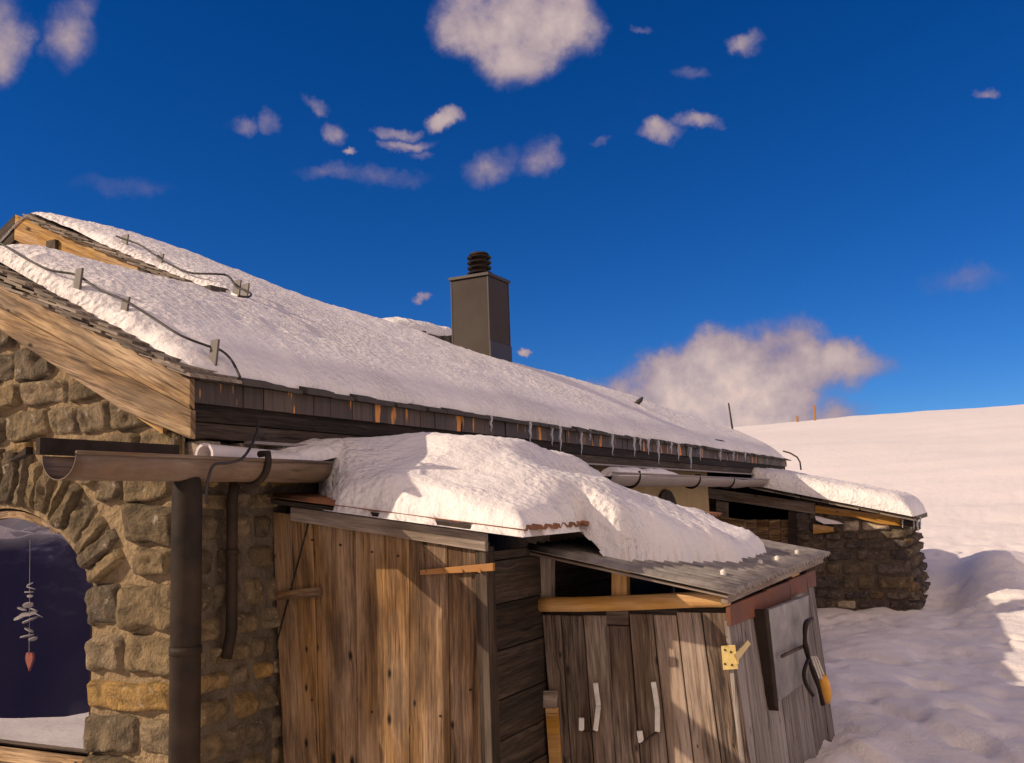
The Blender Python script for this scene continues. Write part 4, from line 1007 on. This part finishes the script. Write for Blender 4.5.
# board hatch on the side
hp = [onY(px, py, YH - .065) for px, py in ((769, 610), (809, 595), (808, 680), (779, 702))]
mb = MB(); mb.prism(hp, (0, .03, 0), .5); hat = mb.build('hatch', M_hatch, hut, bevel=.004)
mb = MB(); A, D = hp[0], hp[3]
mb.prism([A + Vector((-.03, .012, .005)), A + Vector((-.006, 0, .005)), D + Vector((-.006, 0, -.04)), D + Vector((-.03, .012, -.01))], (0, .055, 0), .1); mb.build('hatch_frame', M_black, hat, bevel=.003)
mb = MB(); q = [onY(px, py, YH - .10) for px, py in ((783, 655), (808, 643), (808, 646), (783, 658))]; mb.prism(q, (0, .012, 0)); mb.build('seam', M_dark, hat)
# strap and orange-handled brush hung on the side
P = [onY(px, py, YH - .12) for px, py in ((812, 619), (806, 624), (805, 640), (807, 652), (812, 668), (818, 684), (823, 704))]
mb = MB(); mb.tube(curve_pts(P, 5), [.011 + .004 * sin(i * .35) ** 2 for i in range(31)], 8)
P2 = [onY(px, py, YH - .12) for px, py in ((808, 660), (804, 672), (806, 684), (813, 695))]; mb.tube(curve_pts(P2, 5), .010, 8)
o = mb.build('strap', M_black, smooth=True, loc=P[0]); tag(o, 'curved black strap hanging on the side of the log store', 'strap')
br = thing('brush', onY(824, 690, YH - .1), 'small brush with orange handle hanging beside the black strap', 'brush')
mb = MB(); a, b_ = onY(822, 678, YH - .10), onY(827, 702, YH - .10); mb.tube([a, a.lerp(b_, .3), a.lerp(b_, .75), b_], [.03, .036, .032, .018], 10); mb.build('handle', M_yplast, br, smooth=True)
mb = MB()
for dxp in (-3, 0, 3): mb.tube([onY(814 + dxp * .8, 657, YH - .10), onY(821 + dxp, 678, YH - .10)], [.006, .010], 6)
mb.build('bristles', M_shell, br)

# snow on shed and log store roofs
CP = np.array([(3.45, 3.0, .28), (3.45, 2.6, .09), (3.45, 2.2, .06), (3.45, 1.9, .0), (3.45, 1.72, -.05), (3.62, 2.5, .17), (3.62, 2.15, .11), (3.62, 1.85, .03), (3.8, 2.7, .31), (3.8, 2.35, .27), (3.8, 2.0, .16), (3.8, 1.75, .03),
               (4.15, 2.4, .38), (3.9, 3.0, .40), (4.3, 2.7, .41), (4.5, 2.4, .37), (4.95, 2.4, .315), (5.4, 2.4, .24), (6.0, 2.4, .08),
               (6.8, 2.4, -.02), (4.1, 2.1, .27), (4.2, 1.85, .15), (4.15, 1.66, .04), (4.4, 1.9, .17), (4.77, 1.9, .115), (5.57, 1.9, .0), (6.3, 1.8, -.13), (4.3, 1.55, .0), (4.35, 1.4, -.09), (4.87, 1.4, -.12), (4.9, 1.65, .03), (5.5, 1.4, -.18), (5.5, 1.65, -.07), (6.2, 1.4, -.26),
               (5, 3, .37), (6, 3, .14), (6.8, 3, .05), (4.4, 1.22, -.25), (5.2, 1.22, -.25)])
def surf(X, Y):
    d2 = (CP[:, 0] - X) ** 2 * .8 + (CP[:, 1] - Y) ** 2 * 1.6; w_ = np.exp(-d2 / .055) + 1e-5 / (d2 + .05) ** 2
    return float((w_ * CP[:, 2]).sum() / w_.sum())
edge = []
for px, py in ((588, 552), (604, 546), (622, 552), (640, 556), (655, 553), (668, 560), (690, 561), (715, 560), (735, 561), (750, 557), (768, 551)):
    q = onP(px, py, nH, -.362 - 1.07 * .205 - 5 * .004 + .02); edge.append((q.x, q.y))
poly = [(3.80, 3.04), (3.62, 2.78), (XD - .06, 2.68), (XD - .06, 1.72), (4.11, 1.72), (4.09, 1.56)] + [q for q in edge if q[1] < 1.5 and q[0] > 4.1] + [(6.32, 1.60), (5.98, 1.95), (5.92, 3.04)]
PA = np.array(poly)
def inside(X, Y):
    c_ = False; n_ = len(poly); dmin = 9
    for i in range(n_):
        x0, y0 = poly[i]; x1, y1 = poly[(i + 1) % n_]
        if (y0 > Y) != (y1 > Y) and X < (x1 - x0) * (Y - y0) / (y1 - y0) + x0: c_ = not c_
        vx, vy = x1 - x0, y1 - y0; t_ = max(0, min(1, ((X - x0) * vx + (Y - y0) * vy) / (vx * vx + vy * vy))); dmin = min(dmin, math.hypot(X - x0 - t_ * vx, Y - y0 - t_ * vy))
    return c_, dmin
def snow_base(X, Y): 
    k = min(1, max(0, (1.76 - Y) / .22)); k = k * k * (3 - 2 * k); k *= 1 if X > 4.05 else 0
    return (srz(max(Y, 1.6)) + .008) * (1 - k) + (hz(X, Y) + .006) * k
mb = MB(); st = .022; nx = int((6.85 - 3.40) / st); ny = int((3.1 - .98) / st); ids = {}; V = []; Fs = []
def vert(i, j):
    if (i, j) in ids: return ids[(i, j)]
    X, Y = 3.40 + i * st, .98 + j * st
    wX = X + .02 * mn.noise(Vector((X * 8, Y * 8, 0))); wY = Y + .03 * mn.noise(Vector((X * 8, Y * 8, 7)))
    c_, d_ = inside(wX, wY); d_ = d_ if c_ else -d_
    base = snow_base(X, Y)
    if X < 4.0 and Y > 1.6: wid = .13
    else: wid = .14
    k = min(1, max(0, d_ / wid)); prof = sqrt(max(0, 1 - (1 - k) ** 2))
    T = max(.035, surf(X, Y) - base); top = base + T * prof + fn((X * 3, Y * 3, 9), 1, 3) * .008 * prof + abs(fn((X * 12, Y * 17, 3), 1, 4)) * .012 * prof * min(1, max(.04, (X - 3.75 + .4 * (2.3 - Y)) / .5))
    if d_ < 0: top = base - .03
    V.append((X, Y, top)); ids[(i, j)] = len(V) - 1; return len(V) - 1
for i in range(nx):
    for j in range(ny):
        c_, d_ = inside(3.40 + (i + .5) * st, .98 + (j + .5) * st)
        if not c_ and d_ > .03: continue
        if 3.40 + i * st < 4.05 and .98 + j * st < 1.70: continue
        Fs.append((vert(i, j), vert(i + 1, j), vert(i + 1, j + 1), vert(i, j + 1)))
mb.add(V, Fs, .5); o = mb.build('roof_snow', M_roofsnow, smooth=True, loc=(4.6, 2.4, .1)); tag(o, 'thick rounded snow cap sliding from the shed roof onto the corrugated roof', 'snow', kind='stuff')

# snow lying in the far gutter
def blob_ridge(name, P, wy, hgt, label, n=60, m_=10):
    mb = MB(); V = []
    for i in range(n + 1):
        t_ = i / n; p = P[0].lerp(P[1], t_); e_ = min(1, t_ * 10) ** .5 * min(1, (1 - t_) * 5) ** .6
        for j in range(m_ + 1):
            a = pi * j / m_; V.append((p.x, p.y + wy * cos(a), p.z + hgt * e_ * sin(a) * (1 + .35 * fn((p.x * 3, a, 1), 1, 3)) - .01))
    k = m_ + 1; mb.add(V, [(i * k + j, (i + 1) * k + j, (i + 1) * k + j + 1, i * k + j + 1) for i in range(n) for j in range(m_)])
    o = mb.build(name, M_roofsnow, smooth=True, loc=P[0]); tag(o, label, 'snow', kind='stuff'); return o
blob_ridge('gutter_snow', [Vector((3.02, 2.99, .165)), Vector((4.05, 2.99, .33))], .15, .085, 'tongue of snow behind the brown gutter where it meets the shed')
blob_ridge('gutter_snow', [Vector((7.3, YG + .0, ZG + .0)), Vector((onY(672, 474, YG).x, YG + .0, ZG + .02))], .10, .075, 'strip of snow filling the pale grey gutter')

# ------------------------------------------------------------------ stone annex
XA = 13.3; ann = thing('annex', (14.3, 1.9, -1.6), 'small dark stone annex with open porch and snowy board roof at the far end', 'annex')
aR = lambda px, py, X=XA: onX(px, py, X)
# roof plane: front verge passes (745,490) to (925,520)
va, vb = aR(740, 484, 13.1), aR(913, 518, 13.1)
asl = (va.z - vb.z) / (va.y - vb.y); arz = lambda y: vb.z + (y - vb.y) * asl
XA2 = 15.3; YA = 1.14
mb = MB()
ya_, yb_ = YA, 2.49
mb.prism([(XA, ya_ + .02, -1.9), (XA, yb_, -1.9), (XA, yb_, arz(yb_) - .05), (XA, ya_ + .02, arz(ya_) - .05)], (.35, 0, 0))
mb.box(XA + .36, XA2, YA + .02, YA + .3, -1.9, arz(YA) - .05)
mb.box(XA2 - .3, XA2 - .01, YA + .31, 3.06, -1.9, arz(YA) - .05)
aw = mb.build('wall', M_mortar2, ann)
mb = MB(); z = -1.75; r_ = random.Random(21); k = 900
while z < .2:
    h = r_.uniform(.11, .19); y = YA - .01
    while y < yb_:
        w_ = r_.uniform(.15, .42); y2 = min(y + w_, yb_ + .02)
        if y2 - y < .09: break
        if z + h < arz(y) - .06:
            bat = (-1.5 - z) * -.035
            stone(mb, y + .012 - max(0, (z + .3) * -.06) * (1 if y < YA + .02 else 0), y2 - .012, z + .011, z + h - .011, Vector((XA, 0, 0)), U, Vv, Nn, (r_.random() * .85 if r_.random() < .93 else 1.0), depth=.04, seed=k, n=7, skew=r_.uniform(-.08, .08)); k += 1
        y = y2
    z += h
z = -1.75
while z < arz(YA) - .14:
    h = r_.uniform(.10, .17); x_ = XA - .02
    while x_ < XA2:
        w_ = r_.uniform(.2, .36); x2 = min(x_ + w_, XA2 + .01)
        if x2 - x_ < .1: break
        stone(mb, x_ + .012, x2 - .012, z + .012, z + h - .012, Vector((0, YA, 0)), Vector((1, 0, 0)), Vv, Vector((0, -1, 0)), r_.random() * .9, depth=.05 + max(0, (-.3 - z)) * .05, seed=k, n=6); k += 1
        x_ = x2
    z += h
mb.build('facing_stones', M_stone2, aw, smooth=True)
# roof boards in overlapping layers
mb = MB(); r_ = random.Random(2)
for l in range(3):
    y = 1.0 + l * .04
    while y < 2.93:
        w_ = r_.uniform(.22, .4); X0 = XA - .22 - r_.uniform(0, .05) + .04 * l
        mb.prism([(X0, y, arz(y) + .0 + l * .022 - .03), (X0, y + w_, arz(y + w_) + l * .022 - .03), (X0, y + w_, arz(y + w_) + l * .022 - .012), (X0, y, arz(y) + l * .022 - .012)], (.9, 0, 0)); y += w_ + .01
mb.prism([(XA + .2, 1.0, arz(1.0) - .04), (XA + .2, 2.95, arz(2.95) - .04), (XA + .2, 2.95, arz(2.95) + .02), (XA + .2, 1.0, arz(1.0) + .02)], (2.1, 0, 0), .3)
ar = mb.build('roof', M_shingle, ann, bevel=.002)
# verge beams
def abox(name, corners, X, dep, m_, tone=.5, par=None):
    mb = MB(); mb.prism([aR(a, b_, X) for a, b_ in corners], (dep, 0, 0), tone); return mb.build(name, m_, par or ann, bevel=.006)
abox('beam', [(708, 488), (815, 503), (815, 514), (708, 498)], XA - .06, .08, M_beam, .4)
abox('verge_board', [(815, 505), (900, 517), (901, 526), (880, 524), (852, 517), (815, 513)], XA - .08, .05, M_yel, .4)
abox('rafter_end', [(901, 515), (913, 516), (913, 527), (901, 527)], XA - .09, .1, M_dark, .4)
abox('post', [(716, 500), (727, 502), (727, 560), (716, 560)], XA - .03, .10, M_beam, .6)
abox('post', [(788, 510), (797, 511), (798, 580), (789, 580)], XA - .02, .12, M_dark, .3)
abox('lining', [(708, 498), (716, 500), (716, 520), (708, 520)], XA - .01, .05, M_dark, .3)
# dark porch interior and its parapet boards
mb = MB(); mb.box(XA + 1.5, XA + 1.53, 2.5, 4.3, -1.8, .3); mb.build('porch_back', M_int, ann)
mb = MB()
for i, (a, b_) in enumerate(((745, 757), (757, 769), (769, 781), (781, 791))):
    mb.prism([aR(a, 520 + i * .0, XA + .12), aR(b_ - .5, 519.5, XA + .12), aR(b_ - .5, 575, XA + .12), aR(a, 575, XA + .12)], (.03, 0, 0))
mb.build('parapet', M_barge, ann, bevel=.004)
mb = MB(); mb.prism([aR(716, 516, XA - .3), aR(745, 520, XA - .3), aR(745, 570, XA - .3), aR(716, 570, XA - .3)], (.04, 0, 0), .6); mb.build('parapet', M_barge, ann, bevel=.004)
# wall niche box with snowy lid
bx = thing('nest_box', aR(820, 525), 'small wooden box with a snow dusted lid fixed high on the annex wall', 'box')
mb = MB(); mb.prism([aR(813, 524, XA - .12), aR(833, 527, XA - .12), aR(833, 532, XA - .12), aR(813, 534, XA - .12)], (.11, 0, 0), .4); mb.build('body', M_yel, bx, bevel=.004)
mb = MB(); mb.prism([aR(815, 516, XA - .15), aR(836, 521, XA - .15), aR(843, 524, XA - .15), aR(824, 524, XA - .15), aR(816, 520, XA - .15)], (.14, 0, 0)); mb.build('snowy_lid', M_snow, bx)
# round-headed barrel-like door in the plaster wall
mb = MB(); q = onY(668, 502, YS - .02)
pts = [(q.x + .38 * cos(a), YS - .02, q.z - .25 + .38 * sin(a)) for a in np.linspace(0, pi, 16)] + [(q.x - .38, YS - .02, -1.2), (q.x + .38, YS - .02, -1.2)]
mb.prism(pts, (0, .02, 0)); mb.build('arched_door', M_dark, house, bevel=.004)
# annex snow
def ann_top(X, Y):
    k = min(1, max(0, (Y - 1.0) / .28)); k2 = min(1, max(0, (X - (XA - .26)) / .30)); k3 = min(1, max(0, (15.5 - X) / .3)); k4 = 1
    if Y > 2.75 and X < XA + .1: pass
    th_ = .23 * sqrt(max(0, 1 - (1 - k) ** 2)) * (.22 + .78 * sqrt(max(0, 1 - (1 - k2) ** 2))) * sqrt(max(0, 1 - (1 - k3) ** 2))
    r1 = fn((X * 4, Y * 4, 4), 1, 4) * .014 + abs(fn((X * 7, Y * 14, 8), 1, 3)) * .018
    return arz(Y) + .035 + th_ + r1
snow_sheet('roof_snow', list(np.arange(XA - .26, 15.5, .03)), lambda X: list(np.linspace(1.0, 3.0, 80)), ann_top, lambda X, Y, z_: arz(Y) + .02,
           'rounded snow slab on the stone annex roof with icicles')

# ------------------------------------------------------------------ icicles
ORD = ['first', 'second', 'third', 'fourth', 'fifth', 'sixth', 'seventh', 'eighth', 'ninth', 'tenth', 'eleventh', 'twelfth', 'thirteenth', 'fourteenth', 'fifteenth', 'sixteenth', 'seventeenth', 'eighteenth', 'nineteenth', 'twentieth']
def icicle(top, ln, r_, label, group):
    mb = MB(); n_ = 7; P = [top + Vector((.004 * sin(i * 1.7), .003 * cos(i * 2.1), -ln * i / n_)) for i in range(n_ + 1)]
    mb.tube(P, [max(.0015, r_ * (1 - i / n_) ** .8 * (1 + .18 * sin(i * 2.3))) for i in range(n_ + 1)], 8)
    o = mb.build('icicle', M_ice, smooth=True, loc=top); tag(o, label, 'icicle', group)
eic = [(491, 420, 16), (530, 425, 21), (552, 432, 21), (560, 430, 27), (581, 434, 27), (590, 434, 10), (612, 436, 22), (640, 440, 12), (634, 439, 20), (648, 440, 16), (658, 442, 24), (671, 444, 12), (678, 445, 18), (690, 446, 26), (700, 447, 14), (720, 450, 12), (733, 452, 10), (745, 453, 8)]
eic.sort()
for i, (px, py, ln) in enumerate(eic):
    top = onY(px, py, YE - .045); icicle(Vector((top.x, YE - .045, ZE - .012)), ln * top.dot(fw) / F, .014 + .003 * (top.x - 6) / 4, '%s icicle from the left under the main snowy eave' % ORD[i], 'icicles along the main eave')
aic = [(902, 519, 9), (906, 519, 13), (910, 518, 16), (913, 518, 12), (917, 518, 17), (920, 517, 10)]
for i, (px, py, ln) in enumerate(aic):
    top = onX(px, py, XA - .1 + i * .18); icicle(Vector((top.x, .84 , arz(.84) + .02)) if False else top, ln * top.dot(fw) / F, .018, '%s icicle from the left at the low corner of the annex roof' % ORD[i], 'icicles at the annex roof corner')

# ------------------------------------------------------------------ window ornament
oc = onX(30, 560, XG + .09)
orn = thing('hanging_ornament', oc, 'string of white shell discs ending in an orange heart, hanging in the arched window', 'ornament')
Xo = XP + .05
mb = MB(); mb.tube([onX(30, 540, Xo), onX(29, 668, Xo)], .0012, 5); mb.build('string', M_shell, orn)
r_ = random.Random(1)
def discs(cx_, cy_, lst):
    for (dx_, dy_, w_) in lst:
        c_ = onX(cx_ + dx_, cy_ + dy_, Xo); mb = MB(); rr = w_ * c_.dot(fw) / F
        V = []; n_ = 14; tl = r_.uniform(-.35, .35); t2 = r_.uniform(-.3, .3)
        for z_ in (-.0025, .0025):
            for k_ in range(n_):
                a = 2 * pi * k_ / n_; R_ = rr * (1 + .15 * mn.noise(Vector((k_ * .8, dx_, dy_)))); V.append((c_.x + R_ * .8 * cos(a) * .6, c_.y + R_ * sin(a), c_.z + z_ + R_ * sin(a) * tl + R_ * cos(a) * t2))
        Fs = [tuple(range(n_))[::-1], tuple(range(n_, 2 * n_))] + [(k_, (k_ + 1) % n_, (k_ + 1) % n_ + n_, k_ + n_) for k_ in range(n_)]
        mb.add(V, Fs); mb.build('shell_disc', M_shell, orn)
discs(30, 588, [(0, -4, 4), (1, 0, 6), (-1, 4, 6), (0, 8, 4)]); discs(28, 615, [(0, -10, 7), (-6, -6, 6), (6, -5, 5), (0, -1, 11), (-8, 2, 8), (10, 0, 6), (2, 5, 10)]); discs(29, 634, [(0, -4, 6), (-2, 2, 9), (4, 5, 6)])
mb = MB(); hc = onX(30, 660, Xo); hsz = .0026 
V = []; n_ = 40
for z_ in (-.006, .006):
    for k_ in range(n_):
        a = 2 * pi * k_ / n_; hx = 16 * sin(a) ** 3; hy = 13 * cos(a) - 5 * cos(2 * a) - 2 * cos(3 * a) - cos(4 * a); V.append((hc.x + z_, hc.y + hx * hsz * .62, hc.z + hy * hsz * 1.15))
mb.add(V, [tuple(range(n_)), tuple(range(n_, 2 * n_))[::-1]] + [(k_, k_ + n_, (k_ + 1) % n_ + n_, (k_ + 1) % n_) for k_ in range(n_)]); mb.build('heart', M_heart, orn, bevel=.002)

# ------------------------------------------------------------------ bird and far posts
bp_ = on_snow(640, 405, 0.0)
bs = bp_.dot(fw) / F
def at(px, py): d_ = ray(px, py); return d_ * (bp_.dot(fw))
mb = MB(); body = curve_pts([at(633.5, 405), at(636.5, 403), at(639.5, 401), at(641.2, 399), at(641.8, 397.2)], 4); nbp = len(body)
mb.tube(body, [max(.3, 2.5 * sin(pi * min(1, (i + 1) / (nbp + .5))) ** .6) * bs if i < nbp - 3 else 1.2 * bs for i in range(nbp)], 10)
mb.tube([at(642, 397.4), at(642.8, 397.8), at(644, 398.2)], [1.1 * bs, .5 * bs, .1 * bs], 8)
mb.tube([at(638, 402), at(638, 406)], .25 * bs, 5); mb.tube([at(640, 402), at(640, 406)], .25 * bs, 5)
o = mb.build('bird', M_feather, smooth=True, loc=bp_); tag(o, 'small dark bird standing on the snowy main roof', 'bird')
def post(p0, p1, D_, r0_, r1_, m_, name, label, cat):
    a = ray(*p0) * D_; b_ = ray(*p1) * D_; mb = MB(); mb.tube([a, b_], [r0_, r1_], 8); o = mb.build(name, m_, smooth=True, loc=a); tag(o, label, cat)
post((733.5, 436), (728.5, 403), 60, .07, .05, M_wire, 'marker_pole', 'thin dark leaning pole on the snow crest behind the roof', 'pole')
def crest(px):
    for py in range(395, 450):
        p = onG(px, py, 130)
        if p.length < 128: return p, py
    return ray(px, 415) * 60, 415
for px, hpx, ttl in ((815, 15, 'taller orange marker post on the snow hill crest'), (797.5, 6, 'short orange marker stump on the snow hill crest')):
    p, py = crest(px); s_ = p.dot(fw) / F; mb = MB(); mb.box(p.x - .8 * s_, p.x + .8 * s_, p.y - 1.1 * s_, p.y + 1.1 * s_, p.z - 1.0, p.z + hpx * s_, grain='z')
    if False: mb.box(p.x - .6 * s_, p.x + .6 * s_, p.y - 3.2 * s_, p.y + 3.2 * s_, p.z + (hpx - 5) * s_, p.z + (hpx - 3.4) * s_)
    o = mb.build('marker_post', M_hinge, loc=p, bevel=.02); tag(o, ttl, 'post')
